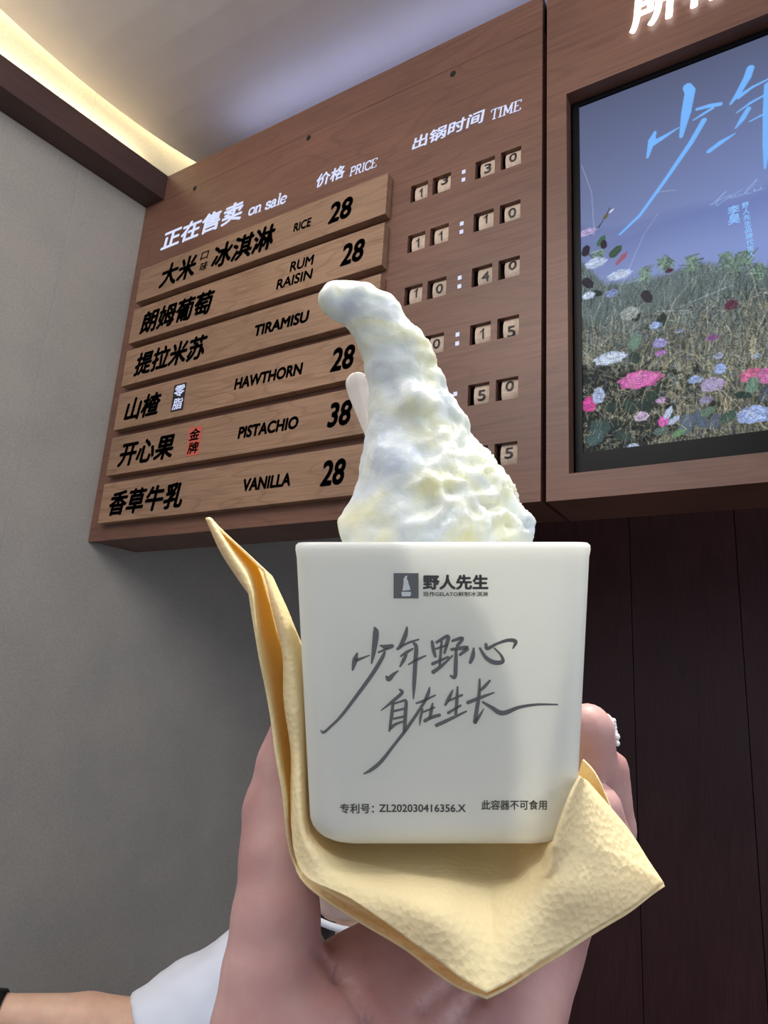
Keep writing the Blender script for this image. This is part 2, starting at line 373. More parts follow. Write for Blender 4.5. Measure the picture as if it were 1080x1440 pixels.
# ------------------------------------------------------------------ menu cabinet (left) and screen cabinet (right)
ZB, ZT, YBK = .298, 1.243, 1.133
XL, XS = -1.4735, -.3415
WX = [(-.615,-.576), (-.565,-.525), (-.473,-.433), (-.421,-.381)]
holes = []
for r in range(6):
    zt = .987-.1165*r
    for a, b_ in WX: holes.append((a, b_, zt-.0395, zt))
mc = empty('menu_cabinet', BW((XL+XS)/2, 1.06, ZB), 'long brown wooden menu cabinet with six price plaques and rows of time wheels', 'cabinet')
V, Fc = panel_holes(XL, XS, ZB, ZT, holes, 1.0, 1.012)
mk('front_panel', V, Fc, M_board, mc)
def cabinet_body(x0, x1, z0, z1, par, m):
    t = .011
    mk('bottom_panel', *box(BW(x0, 1.0125, z0), BW(x1, YBK, z0+t)), m, par)
    mk('top_panel', *box(BW(x0, 1.0125, z1-t), BW(x1, YBK, z1)), m, par)
    for xa in (x0, x1-t): mk('side_panel', *box(BW(xa, 1.0125, z0+t+.0003), BW(xa+t, YBK, z1-t-.0003)), m, par)
    mk('back_panel', *box(BW(x0+t, YBK-.01, z0+t), BW(x1-t, YBK, z1-t)), M_black, par)
# (left end of the body follows the wall, which is not square to the board)
cabinet_body(wallx(YBK)+.001, XS, ZB, ZT, mc, M_board)
fa = empty('fascia', BW(-.9, 1.06, ZT+.002), 'brown wooden fascia strip running along the top of the menu cabinet', 'fascia')
mk('fascia_board', *box(BW(XL, 1.0, ZT+.0008), BW(XS, 1.012, 1.322)), M_board, fa)
mk('fascia_top', *box(BW(wallx(YBK)+.001, 1.0122, 1.312), BW(XS, YBK, 1.322)), M_board, fa)
# screw holes
for px, py in [(274,265),(434,194),(637,104)]:
    x, z = brd(px, py); V = [BW(x, .9996, z)]+[BW(x+.0065*math.cos(t), .9996, z+.0075*math.sin(t)) for t in np.linspace(0, 2*math.pi, 16, endpoint=False)]
    V += [BW(x+.0065*math.cos(t), .9999, z+.0075*math.sin(t)) for t in np.linspace(0, 2*math.pi, 16, endpoint=False)]
    mk('screw_hole', V, [(0, i+1, (i+1) % 16+1) for i in range(16)]+[(i+1, (i+1) % 16+1, (i+1) % 16+17, i+17) for i in range(16)], M_black, mc)
T1 = lambda x, z: BW(x, .9992, z)
# time wheels
digits = ['1330', '1110', '1040', '1015', '1150', '1135']
voff = {(0,1):.008,(0,3):.003,(1,0):.0,(1,2):.004,(2,0):.004,(2,3):.006,(3,3):-.008,(4,3):.006,(4,2):-.002,(5,3):.002}
rad = .034
for r in range(6):
    zt = .987-.1165*r; zc = zt-.0198
    for k, (a, b_) in enumerate(WX):
        cx = (a+b_)/2+.0045; hw = .0150; jit = random.uniform(-.0015, .0015)
        Vw = []; n = 40; yc = 1.003+rad
        for s in (-1, 1):
            for i in range(n):
                t = 2*math.pi*i/n+.07*jit*900; rr = rad*(1-(.02 if i % 10 == 0 else 0))
                Vw.append(BW(cx+jit+s*hw, yc-rr*math.cos(t), zc+rr*math.sin(t)))
        Fw = [(i, (i+1) % n, n+(i+1) % n, n+i) for i in range(n)]+[tuple(range(n))[::-1], tuple(range(n, 2*n))]
        wv = mk('digit_wheel', Vw, Fw, M_wheel, mc)
        off = voff.get((r, k), random.uniform(-.002, .002)); zd = zc+off
        def wheel3(x, z):
            q = z-zc; q = max(-rad*.95, min(rad*.95, q)); return BW(x+jit, yc-math.sqrt((rad+.0006)**2-q*q)-.0004, z)
        hh = .0098; ww = .0052 if digits[r][k] == '1' else .0075
        if digits[r][k] == '1': V, Fc = figure_one(cx-ww, cx+ww, zd-hh, zd+hh, wheel3)
        else: V, Fc = fit_text(digits[r][k], cx-ww, cx+ww, zd-hh, zd+hh, wheel3, bold=.012)
        mk('digit', V, Fc, M_ink, wv)
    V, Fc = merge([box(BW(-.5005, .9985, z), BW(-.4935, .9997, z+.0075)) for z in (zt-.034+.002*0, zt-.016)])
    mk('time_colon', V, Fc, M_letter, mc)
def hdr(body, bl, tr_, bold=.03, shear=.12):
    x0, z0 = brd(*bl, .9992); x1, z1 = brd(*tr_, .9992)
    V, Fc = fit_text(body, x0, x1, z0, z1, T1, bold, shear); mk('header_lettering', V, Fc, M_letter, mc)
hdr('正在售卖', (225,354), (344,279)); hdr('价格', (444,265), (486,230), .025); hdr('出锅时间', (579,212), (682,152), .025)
# slab-serif latin lettering drawn stroke by stroke (unit box: x 0..w, y 0..1)
S = 17
GL = {
 'o': (.62, [[(.31,.60,S),(.08,.5,S),(.04,.3,S),(.10,.06,S),(.31,0,S),(.52,.08,S),(.58,.3,S),(.53,.52,S),(.31,.60,S)]]),
 'n': (.72, [[(.16,.6,S),(.16,0,S)],[(.16,.42,S),(.3,.58,S),(.48,.58,S),(.55,.44,S),(.55,0,S)],[(.02,.0,9),(.30,0,9)],[(.42,0,9),(.69,0,9)],[(.02,.6,9),(.16,.6,9)]]),
 's': (.52, [[(.44,.42,S),(.42,.55,S),(.25,.60,S),(.08,.54,S),(.10,.38,S),(.28,.30,S),(.44,.2,S),(.42,.04,S),(.22,0,S),(.06,.06,S),(.04,.18,S)]]),
 'a': (.62, [[(.10,.48,S),(.22,.6,S),(.40,.56,S),(.44,.4,S),(.44,.06,S),(.58,0,9)],[(.44,.34,S),(.18,.32,S),(.06,.16,S),(.14,.01,S),(.32,.02,S),(.44,.12,S)]]),
 'l': (.36, [[(.18,1,S),(.18,0,S)],[(.04,0,9),(.32,0,9)],[(.04,1,9),(.18,1,9)]]),
 'e': (.60, [[(.08,.32,9),(.52,.32,9),(.50,.5,S),(.31,.60,S),(.10,.52,S),(.04,.3,S),(.10,.07,S),(.30,0,S),(.52,.10,S)]]),
 ' ': (.42, []),
 'P': (.80, [[(.18,1,S),(.18,0,S)],[(.18,1,S),(.55,1,S),(.70,.88,S),(.70,.62,S),(.55,.48,S),(.18,.48,S)],[(.02,0,9),(.38,0,9)],[(.02,1,9),(.2,1,9)]]),
 'R': (.90, [[(.18,1,S),(.18,0,S)],[(.18,1,S),(.55,1,S),(.68,.88,S),(.68,.64,S),(.55,.52,S),(.18,.52,S)],[(.45,.5,S),(.74,0,S),(.88,0,9)],[(.02,0,9),(.38,0,9)],[(.02,1,9),(.2,1,9)]]),
 'I': (.46, [[(.22,1,S),(.22,0,S)],[(.04,0,9),(.40,0,9)],[(.04,1,9),(.40,1,9)]]),
 'C': (.86, [[(.78,.74,S),(.66,.94,S),(.44,1,S),(.14,.86,S),(.06,.5,S),(.14,.14,S),(.44,0,S),(.66,.04,S),(.80,.22,S)],[(.78,1,9),(.78,.72,9)]]),
 'E': (.80, [[(.18,1,S),(.18,0,S)],[(.02,1,9),(.72,1,9),(.72,.8,9)],[(.18,.52,9),(.52,.52,9)],[(.02,0,9),(.74,0,9),(.74,.22,9)]]),
 'T': (.84, [[(.42,1,S),(.42,0,S)],[(.04,.78,9),(.04,1,9),(.80,1,9),(.80,.78,9)],[(.24,0,9),(.60,0,9)]]),
 'M': (1.1, [[(.18,0,S),(.18,1,S)],[(.18,1,S),(.54,.16,S)],[(.54,.16,S),(.90,1,S)],[(.90,1,S),(.90,0,S)],[(.02,0,9),(.34,0,9)],[(.74,0,9),(1.06,0,9)],[(.02,1,9),(.2,1,9)],[(.88,1,9),(1.06,1,9)]]),
}
def slab(word, bl, br, h, shear=.12):
    tot = sum(GL[c][0] for c in word); x0, z0 = brd(*bl, .9992); x1, z1 = brd(*br, .9992); k = (x1-x0)/tot; cx = 0; parts = []
    for c in word:
        for st in GL[c][1]:
            def to3(u, w_): return T1(x0+(cx+u/100)*k+shear*w_/100*h, z0+(z1-z0)*(cx+u/100)/tot+w_/100*h)
            parts.append(ribbon([(u*100, w_*100, wd) for u, w_, wd in st], to3, 4))
        cx += GL[c][0]
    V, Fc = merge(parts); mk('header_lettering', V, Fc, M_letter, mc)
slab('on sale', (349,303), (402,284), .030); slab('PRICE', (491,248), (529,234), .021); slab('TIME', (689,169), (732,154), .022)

# price plaques
YP = .980
rows = [('rice', [('大米',(225,276),0,.066,.05),('口',(282,294),.017,.021,.02),('味',(281,292),-.014,.026,.02),('冰淇淋',(298,387),0,.066,.05),('RICE',(413,438),-.001,.023,.025),('28',(462,496),0,.052,.035)]),
 ('rum raisin', [('朗姆葡萄',(198,301),-.002,.064,.05),('RUM',(408,441.7),.017,.025,.02),('RAISIN',(389,440),-.017,.025,.02),('28',(479,513),.002,.052,.035)]),
 ('tiramisu', [('提拉米苏',(190,291),0,.063,.05),('TIRAMISU',(358,435),0,.028,.03),('28',(472,506),0,.052,.035)]),
 ('hawthorn', [('山楂',(176,226),-.002,.061,.05),('HAWTHORN',(330,426),-.001,.028,.03),('28',(465,499),0,.052,.035)]),
 ('pistachio', [('开心果',(167,244.5),-.002,.061,.05),('PISTACHIO',(335,420),-.001,.028,.03),('38',(461,495),0,.052,.035)]),
 ('vanilla', [('香草牛乳',(154,258),-.004,.061,.05),('VANILLA',(342,409),-.002,.028,.03),('28',(451,486),0,.052,.035)])]
desc = ['topmost wooden price plaque reading rice with a price of 28', 'wooden price plaque reading rum raisin, second from the top', 'wooden price plaque reading tiramisu, partly behind the tip of the ice cream',
        'wooden price plaque reading hawthorn with a small black badge', 'wooden price plaque reading pistachio with a red badge and a price of 38', 'lowest wooden price plaque, reading vanilla']
def py_for(px, z, y):       # image row where the board-unit height z on plane y is met in column px
    lo, hi = -500, 1500
    for _ in range(40):
        mid = (lo+hi)/2
        if brd(px, mid, y)[1] > z: lo = mid
        else: hi = mid
    return (lo+hi)/2
for i, (nm, items) in enumerate(rows):
    zt = (1.043-.1203*i)*YP+.001; zbm = (.944-.1203*i)*YP; zc = (zt+zbm)/2
    x0, x1 = -1.449*YP, -.6735*YP-.0
    pl = empty('price_plaque', BW((x0+x1)/2, .99, zbm), desc[i], 'plaque', 'price plaques on the menu cabinet')
    pb = mk('plaque_board', *box(BW(x0, YP, zbm), BW(x1, .9995, zt)), M_plaque, pl, loc=BW((x0+x1)/2+.3*i, .99, zbm+.1*i)); bevel(pb, .0018)
    T2 = lambda x, z: BW(x, YP-.0006, z)
    for body, (pa, pb_), dz, h, bo in items:
        z = zc+dz; xa = brd(pa, py_for(pa, z, YP), YP)[0]; xb = brd(pb_, py_for(pb_, z, YP), YP)[0]
        bo = bo*.7 if body[0] > 'z' else bo*1.45 if not body[0].isdigit() else bo
        sh = .16 if body[0] > 'z' or body[0].isdigit() else .10
        V, Fc = fit_text(body, xa, xb, z-h/2, z+h/2, T2, bo, sh); mk('plaque_lettering', V, Fc, M_ink, pl)
    if i == 3:
        xa = brd(243, 560, YP)[0]; xb = brd(260, 556, YP)[0]
        bd = mk('badge', *box(BW(xa, YP-.0006, zc-.034), BW(xb, YP-.0001, zc+.034)), M_ink, pl, label='small black badge with white characters')
        for q, (ch, dz) in enumerate((('零', .016), ('脂', -.016))):
            V, Fc = fit_text(ch, xa+.003, xb-.003, zc+dz-.014, zc+dz+.014, lambda x, z: BW(x, YP-.0009, z), .012, .1); mk('badge_lettering', V, Fc, M_letter, bd)  # printed characters, given a glow so they stay bright white
    if i == 4:
        xa = brd(264.5, 618, YP)[0]; xb = brd(282.5, 616, YP)[0]
        bd = mk('badge', *box(BW(xa, YP-.0006, zc-.034), BW(xb, YP-.0001, zc+.034)), M_red, pl, label='small red badge with black characters')
        for q, (ch, dz) in enumerate((('金', .016), ('牌', -.016))):
            V, Fc = fit_text(ch, xa+.003, xb-.003, zc+dz-.014, zc+dz+.014, lambda x, z: BW(x, YP-.0009, z), .025, .1); mk('badge_lettering', V, Fc, M_ink, bd)

# screen cabinet
XR = .42; XS2 = -.3325
oxl, ozt = -.2963, 1.063; ozb = .3385; oxr = oxl+.43
scb = empty('screen_cabinet', BW((XS2+XR)/2, 1.06, .296), 'brown wooden cabinet framing the portrait screen, right of the menu cabinet', 'cabinet')
V, Fc = panel_holes(XS2, XR, .2965, 1.322, [(oxl, oxr, ozb, ozt)], 1.0, 1.03)
fp = mk('front_panel', V, Fc, M_board, scb)
t = .011
mk('bottom_panel', *box(BW(XS2, 1.0305, .2965), BW(XR, YBK, .3075)), M_board, scb); mk('top_panel', *box(BW(XS2, 1.0305, 1.311), BW(XR, YBK, 1.322)), M_board, scb)
for xa in (XS2, XR-t): mk('side_panel', *box(BW(xa, 1.0305, .308), BW(xa+t, YBK, 1.3105)), M_board, scb)
mk('back_panel', *box(BW(XS2+t, YBK-.01, .308), BW(XR-t, YBK, 1.3105)), M_black, scb)
V, Fc = fit_text('所有口味', brd(886, 54)[0], brd(886, 54)[0]+.325, brd(886, 54)[1], brd(886, 54)[1]+.083, lambda x, z: BW(x, .994, z), .035, .10)
sg = mk('sign_lettering', V, Fc, M_sign, scb, label='glowing white sign characters')
# the screen: recessed in the opening
YT = 1.028
gx0, gz1 = brd(812.8, 152, YT); gx0b, gz0 = brd(822.8, 637.6, YT); gx0 = (gx0+gx0b)/2; gx1 = gx0+.372
tv = empty('display_screen', BW((gx0+gx1)/2, YT+.02, ozb), 'portrait screen showing a flowering meadow and blue calligraphy', 'screen')
bx0, bx1, bz0, bz1 = oxl+.0035, gx1+.012, ozb+.002, ozt-.003
V, Fc = panel_holes(bx0, bx1, bz0, bz1, [(gx0, gx1, gz0, gz1)], YT-.0035, YT); mk('bezel', V, Fc, M_bezel, tv)
mk('screen_housing', *box(BW(bx0, YT+.0022, bz0), BW(bx1, YT+.05, bz1)), M_bezel, tv)

# ---- the picture shown on the screen, painted as a colour per vertex
NX, NZ = 330, 580
img = np.zeros((NZ, NX, 3)); 
def uv(px, py):
    x, z = brd(px, py, YT); return (x-gx0)/(gx1-gx0)*(NX-1), (gz1-z)/(gz1-gz0)*(NZ-1)
KX = abs(uv(950, 400)[0]-uv(949, 400)[0])
def c8(r, g, b): return np.array([r, g, b], float)
Yg, Xg = np.mgrid[0:NZ, 0:NX].astype(float)
t = Yg/NZ; s = Xg/NX
img[:] = c8(88,95,124)+(c8(124,138,186)-c8(88,95,124))*np.clip(t/.55, 0, 1)[..., None]
img += c8(8,14,26)*(s*np.clip(t/.4, 0, 1))[..., None]
for base, amp, dk in ((.36, .05, 9), (.40, .03, 7)):
    ln_ = base+.09*(1-s)*0-amp*np.sin(s*3.2+base*9)+.012*np.sin(s*11)
    img -= c8(dk, dk, dk*.7)*np.clip((t-ln_)*60, 0, 1)[..., None]*np.clip(1-(t-ln_)*9, 0, 1)[..., None]
def dab(pts, col, al=1.0, soft=.7):
    """variable-width stroke, pts in grid coordinates (x,y,width)"""
    P = np.array(pts, float)
    for (x0, y0, w0), (x1, y1, w1) in zip(P[:-1], P[1:]):
        w = max(w0, w1)/2+soft+1; xa = int(max(0, min(x0, x1)-w)); xb = int(min(NX, max(x0, x1)+w+2)); ya = int(max(0, min(y0, y1)-w)); yb = int(min(NZ, max(y0, y1)+w+2))
        if xa >= xb or ya >= yb: continue
        X = Xg[ya:yb, xa:xb]-x0; Y = Yg[ya:yb, xa:xb]-y0; dx, dy = x1-x0, y1-y0
        tt = np.clip((X*dx+Y*dy)/(dx*dx+dy*dy+1e-9), 0, 1); dd = np.hypot(X-tt*dx, Y-tt*dy)-(w0+(w1-w0)*tt)/2
        a = al*np.clip(.5-dd/soft, 0, 1)[..., None]; img[ya:yb, xa:xb] = img[ya:yb, xa:xb]*(1-a)+np.array(col)*a
def P2(l): return [(*uv(a, b), w*KX) for a, b, w in l]
# meadow ground
hor = [(800, 345), (850, 395), (900, 390), (940, 380), (980, 365), (1080, 372), (1200, 378)]
hx = np.array([uv(*h)[0] for h in hor]); hy = np.array([uv(*h)[1] for h in hor]); HY = np.interp(np.arange(NX), hx, hy)
dep = (Yg-HY[None, :]); gm = np.clip(dep/9, 0, 1)[..., None]
tt = np.clip(dep/(NZ-HY.min()), 0, 1)[..., None]
ground = c8(98,112,116)*(1-tt)+c8(58,62,56)*tt
img = img*(1-gm)+ground*gm
def blade(x, y, L, lean, w, col, al=.8):
    dab([(x, y, w), (x+lean*.4, y-L*.55, w*.8), (x+lean, y-L, w*.25)], col, al, .8)
pal = [c8(124,140,138), c8(86,100,92), c8(60,72,62), c8(150,162,160), c8(108,112,92), c8(140,130,108), c8(96,88,66)]
for i in range(5200):
    x = rng.uniform(-5, NX+5); k = rng.random()**.8; hh = HY[int(min(NX-1, max(0, x)))]; y = hh+k*(NZ-hh)+8
    k = (y-hh)/(NZ-hh); far = k < .35
    col = pal[rng.integers(0, 4 if far else 7)]*rng.uniform(.55, 1.15)*(1 if k < .75 else .75)
    if k > .45 and rng.random() < .35: col = c8(190,178,146)*rng.uniform(.6, 1.05)
    blade(x, y, rng.uniform(8, 22)*(1+.9*k), rng.normal(3, 7), rng.uniform(.8, 1.5), col, rng.uniform(.35, .85))
for i in range(30):   # broad shade and light drifts in the grass
    x, y = rng.uniform(0, NX), rng.uniform(0, NZ); hh = HY[int(min(NX-1, x))]
    if y > hh+20:
        a = np.exp(-(((Xg-x)/rng.uniform(18, 45))**2+((Yg-y)/rng.uniform(8, 20))**2))[..., None]*.38; img = img*(1-a)+(c8(30,36,30) if rng.random() < .6 else c8(150,150,130))*a
for px, py in ((842,355),(935,362),(972,362),(1020,358),(1048,355),(1069,372),(905,378),(1035,362)):
    x, y = uv(px, py)
    for k in range(46): dab([(x+rng.normal(0, 5), y+rng.uniform(-4, 22), rng.uniform(1.5, 3)), (x+rng.normal(0, 6), y+rng.uniform(-4, 20), 1)], c8(112,136,122)*rng.uniform(.6, 1.25), .8)
for i in range(90):
    x = rng.uniform(0, NX); y = rng.uniform(HY.mean()+70, NZ-5); L = rng.uniform(25, 75); ln_ = rng.normal(0, 30)
    dab([(x, y, 1.2), (x+ln_*.4, y-L*.6, 1), (x+ln_, y-L, .7)], c8(206,204,180)*rng.uniform(.7, 1.05), .6)
for l in ([(910,515,1),(935,440,1),(1030,400,1)], [(880,470,1),(925,437,1.2),(968,436,1)], [(818,232,1),(832,270,1),(836,330,1)], [(875,400,1),(905,330,.8),(925,300,.8)], [(925,270,1.2),(938,268,1),(952,267,.8)]):
    dab(P2(l), c8(190,200,215), .55)
# dark undergrowth bottom-left and along the bottom
for i in range(760):
    px = 815+abs(rng.normal(0, 75)); py = rng.uniform(515, 640); x, y = uv(px, py)
    dab([(x, y, rng.uniform(3, 9)), (x+rng.normal(0, 6), y+rng.normal(0, 6), 1)], c8(22,30,26)*rng.uniform(.4, 1.5), .75)
for i in range(2600):   # fine straws and light flecks in the lower meadow
    x = rng.uniform(0, NX); y = HY.mean()+50+rng.random()*(NZ-HY.mean()-40); a = rng.uniform(0, 3.14); L = rng.uniform(3, 11)
    dab([(x, y, 1.1), (x+L*math.cos(a), y-L*math.sin(a), .6)], (c8(196,190,160) if rng.random() < .5 else c8(28,34,30) if rng.random() < .6 else c8(150,150,180))*rng.uniform(.6, 1.1), .6)
def leaf(px, py, L, ang, w, col):
    x, y = uv(px, py); dx, dy = math.cos(ang)*L*KX, -math.sin(ang)*L*KX
    dab([(x-dx/2, y-dy/2, 1), (x-dx*.2, y-dy*.2, w*KX), (x+dx*.15, y+dy*.15, w*KX*.95), (x+dx/2, y+dy/2, .8)], col, .95)
    dab([(x-dx/2, y-dy/2, .8), (x+dx/2, y+dy/2, .5)], col*1.35+12, .5)
def flower(px, py, rx, ry, c1, c2, n=60):
    x, y = uv(px, py); rx *= KX; ry *= KX
    for k in range(n):
        q = k/n; r_ = (1-q)*.85; a = k*2.4; fx = x+rx*r_*math.cos(a); fy = y+ry*r_*math.sin(a)
        col = (c1*(1-q*.5)+c2*q*.5)*rng.uniform(.82, 1.1); dab([(fx-rx*.16, fy, ry*.42), (fx+rx*.16, fy+rng.normal(0, .5), ry*.36)], np.minimum(col, 255), .8)
    for k in range(int(n*.9)):
        a = rng.uniform(0, 6.28); r_ = rng.uniform(.1, .8); fx = x+rx*r_*math.cos(a); fy = y+ry*r_*math.sin(a)
        dab([(fx-rx*.12, fy, .9), (fx+rx*.12, fy+rng.normal(0, 1.2), .6)], np.minimum(c1*rng.choice([.6, .75, 1.2]), 255), .5)
g1, g2, g3 = c8(60,92,70), c8(30,44,40), c8(96,124,110)
W_, B_, PK = c8(190,206,240), c8(150,172,232), c8(214,112,196)
for a in [(846,338,22,1.0,11,c8(60,96,74)), (866,353,26,.7,14,c8(56,78,62)), (849,343,18,1.7,10,c8(44,34,48)), (824,352,20,1.4,13,c8(40,34,44)), (910,417,26,-1.1,14,c8(44,40,50)), (930,450,26,1.2,14,g2), (895,443,22,1.3,12,g2),
          (893,480,22,1.1,18,g3), (893,503,20,-1.0,14,g2*1.3), (827,398,26,-.9,14,c8(38,34,44)), (840,412,20,-.5,10,g2)]: leaf(*a)
dab(P2([(842,320,1.2),(850,306,1.2),(858,292,1.5)]), g2, .9); leaf(852,304,12,.9,6,c8(98,88,50)); leaf(860,296,9,.6,4,c8(196,190,216)); dab(P2([(830,330,1.2),(842,318,1),(848,310,1)]), g2, .9)
for a in [(826,326,16,7,c8(178,158,206),W_), (838,369,17,10,W_,c8(220,230,255)), (871,386,19,9,W_,c8(214,214,245)), (828,415,10,7,W_,c8(235,240,255)), (858,503,25,11,W_,c8(240,240,250)), (860,412,11,7,B_*.8,W_*.8), (873,360,0.5,.5,PK,PK),
          (886,440,14,12,c8(150,160,158),c8(170,178,176)), (922,457,9,6,B_,W_), (928,482,10,8,c8(150,140,200),W_), (929,496,8,5,c8(170,120,190),PK), (1002,474,8,5,c8(130,70,140),c8(180,120,200)), (955,465,7,3,c8(140,150,180),W_*.8),
          (900,533,32,15,c8(206,98,168),c8(232,150,226)), (829,568,10,13,c8(200,60,140),PK), (842,556,8,14,W_*.9,B_), (902,585,10,8,c8(205,200,225),c8(150,60,120)), (933,592,7,8,c8(214,90,180),c8(240,170,230)), (890,627,9,5,W_,B_), (929,562,7,5,c8(190,150,200),W_),
          (978,533,10,6,B_,W_), (1002,540,16,11,c8(168,150,190),W_), (1013,518,8,8,B_,W_), (1058,527,16,11,c8(196,96,140),c8(224,140,180)), (1078,528,12,12,c8(190,110,160),PK), (1062,582,24,13,B_,W_), (1010,500,6,5,W_*.85,B_), (993,562,9,6,c8(140,130,170),W_), (1064,500,5,4,W_*.8,B_), (1028,428,9,8,c8(88,44,66),c8(110,60,84)), (941,380,6,4,c8(78,50,70),c8(98,60,80))]: flower(*a)
dab(P2([(868,370,6),(877,360,9),(882,354,2)]), c8(150,88,110), .9)
for a in [(863,571,28,.15,15,g2*1.15), (886,570,22,-1.2,16,g2*1.3), (907,570,22,-.4,15,g2*1.1), (919,556,22,.1,15,g2*1.2), (866,598,24,.4,14,g2*.9), (845,600,30,-.3,22,c8(52,72,70)), (838,615,26,.5,20,c8(60,82,84)), (878,612,26,-.5,16,c8(46,62,58)),
          (965,595,30,1.3,20,c8(86,98,112)), (985,590,30,-1.2,16,c8(78,92,108)), (1005,592,26,1.0,16,c8(82,92,104)), (1058,540,22,1.3,16,g3), (1075,553,26,1.2,14,c8(64,72,84)), (1045,555,24,-.3,10,g2*1.2), (995,578,22,.5,12,g3*.9), (955,608,22,.4,10,c8(92,128,96)), (930,605,24,.2,12,c8(80,96,92)), (1025,585,24,.6,14,g2*1.8), (940,580,22,1.1,9,W_*.9), (948,590,20,.6,9,W_*.85)]: leaf(*a)
for i in range(700):   # grass in front of the flowers, then the grain of the picture
    x = rng.uniform(-5, NX+5); y = HY.mean()+60+rng.random()*(NZ-HY.mean()-50); blade(x, y, rng.uniform(8, 26), rng.normal(2, 8), rng.uniform(.7, 1.2), (pal[rng.integers(0, 7)] if rng.random() < .6 else c8(200,192,160))*rng.uniform(.5, 1.1), .6)
gr = rng.normal(0, 1, (NZ, NX, 1))*.10*gm; img = np.clip(img*(1+gr), 0, 255)
# calligraphy on the screen (zoomed measuring grid: 3.6 x, offset 780,0)
BL = c8(118,182,255)
def zz(l, ox=780, oy=0, k=3.6): return P2([(ox+a/k, oy+b/k, w/k) for a, b, w in l])
for st in ([(672,440,44),(685,462,50),(665,570,46),(640,690,18)], [(508,668,14),(492,710,36),(470,795,12)], [(490,728,34),(540,700,22),(628,645,5)], [(720,552,14),(780,535,20),(838,526,20)], [(700,608,5),(745,580,12),(800,545,14)],
           [(755,608,26),(690,720,24),(560,910,18),(430,1090,14),(330,1185,10)], [(990,345,34),(975,390,34),(930,470,26),(890,525,10)], [(930,490,22),(1000,440,12),(1100,390,8),(1200,350,10)], [(920,570,5),(990,520,12),(1080,470,8)], [(980,550,22),(950,600,24),(915,648,6)],
           [(985,615,5),(1060,575,10),(1250,500,10)], [(780,765,20),(840,720,22),(912,675,5)], [(1080,430,34),(1075,560,36),(1072,740,32),(1064,850,8)], [(1330,560,40),(1320,620,40),(1280,760,10)], [(1250,640,30),(1480,560,30)], [(1450,520,36),(1420,900,24)]):
    dab([(a, b, w*1.15+.3) for a, b, w in zz(st)], BL, .97)
for st in ([(163,430,5),(240,380,5),(370,255,6),(260,370,6),(240,420,6),(260,437,7),(330,380,5),(430,320,5),(570,235,5)], [(180,432,5),(300,360,6),(420,300,5)], [(380,350,5),(420,320,6),(440,345,5),(480,315,6),(500,330,5),(540,295,6),(560,310,5),(600,290,5),(650,210,5),(760,105,6),(700,190,5),(610,280,6),(640,290,6),(720,260,5),(725,225,5),(735,255,5),(800,235,5),(805,205,5),(815,235,5),(870,222,4)]):
    dab(zz(st, 980, 240, 9), c8(170,205,255), .85, .8)
kc = img.reshape(-1, 3)/255; kc = np.clip(kc, 0, 1); kl = np.where(kc <= .04045, kc/12.92, ((kc+.055)/1.055)**2.4)
gxs = np.linspace(gx0-.0004, gx1+.0004, NX); gzs = np.linspace(gz1+.0004, gz0-.0004, NZ)
me = bpy.data.meshes.new('screen_picture'); XX, ZZ = np.meshgrid(gxs*D, gzs*D+CAM[2]); base = np.array(wloc(tv))
co = np.stack([XX.ravel()-base[0], np.full(NX*NZ, (YT+.0008)*D-base[1]), ZZ.ravel()-base[2]], 1)
I, J = np.mgrid[0:NZ-1, 0:NX-1]; q = np.stack([I*NX+J, (I+1)*NX+J, (I+1)*NX+J+1, I*NX+J+1], -1).reshape(-1, 4)
me.vertices.add(len(co)); me.vertices.foreach_set('co', co.ravel()); me.loops.add(q.size); me.loops.foreach_set('vertex_index', q.ravel().astype(np.int32))
me.polygons.add(len(q)); me.polygons.foreach_set('loop_start', np.arange(0, q.size, 4, dtype=np.int32)); me.update(); me.validate()
ca = me.color_attributes.new('picture', 'FLOAT_COLOR', 'POINT'); ca.data.foreach_set('color', np.c_[kl, np.ones(len(kl))].ravel())
m = mat('screen_image', (0.004,.004,.006,1), .35); at_ = N(m, 'ShaderNodeVertexColor'); at_.layer_name = 'picture'
Lk(m, at_.outputs[0], bsdf(m).inputs['Emission Color']); bsdf(m).inputs['Emission Strength'].default_value = 1.0; bsdf(m).inputs['Specular IOR Level'].default_value = .06; me.materials.append(m)
o = bpy.data.objects.new('screen_picture', me); C.objects.link(o); o.parent = tv
# small printed characters on the picture
M_blue = emis('screen_lettering', lin(140,190,250), 1.0)
TT = lambda x, z: BW(x, YT-.0004+.0010, z)
chars = []
def vert_text(s, pts, size):
    for ch, (px, py) in zip(s, pts):
        x, z = brd(px, py, YT); chars.append(fit_text(ch, x-size/2, x+size/2, z-size/2, z+size/2, TT, .02, .05))
vert_text('李昊', [(1031.5,295), (1032,308)], .0165)
vert_text('野人先生品牌代言人', [(1048+i*1.05, 288+i*8.7) for i in range(9)], .0098)
V, Fc = merge(chars); mk('screen_lettering', V, Fc, M_blue, tv)

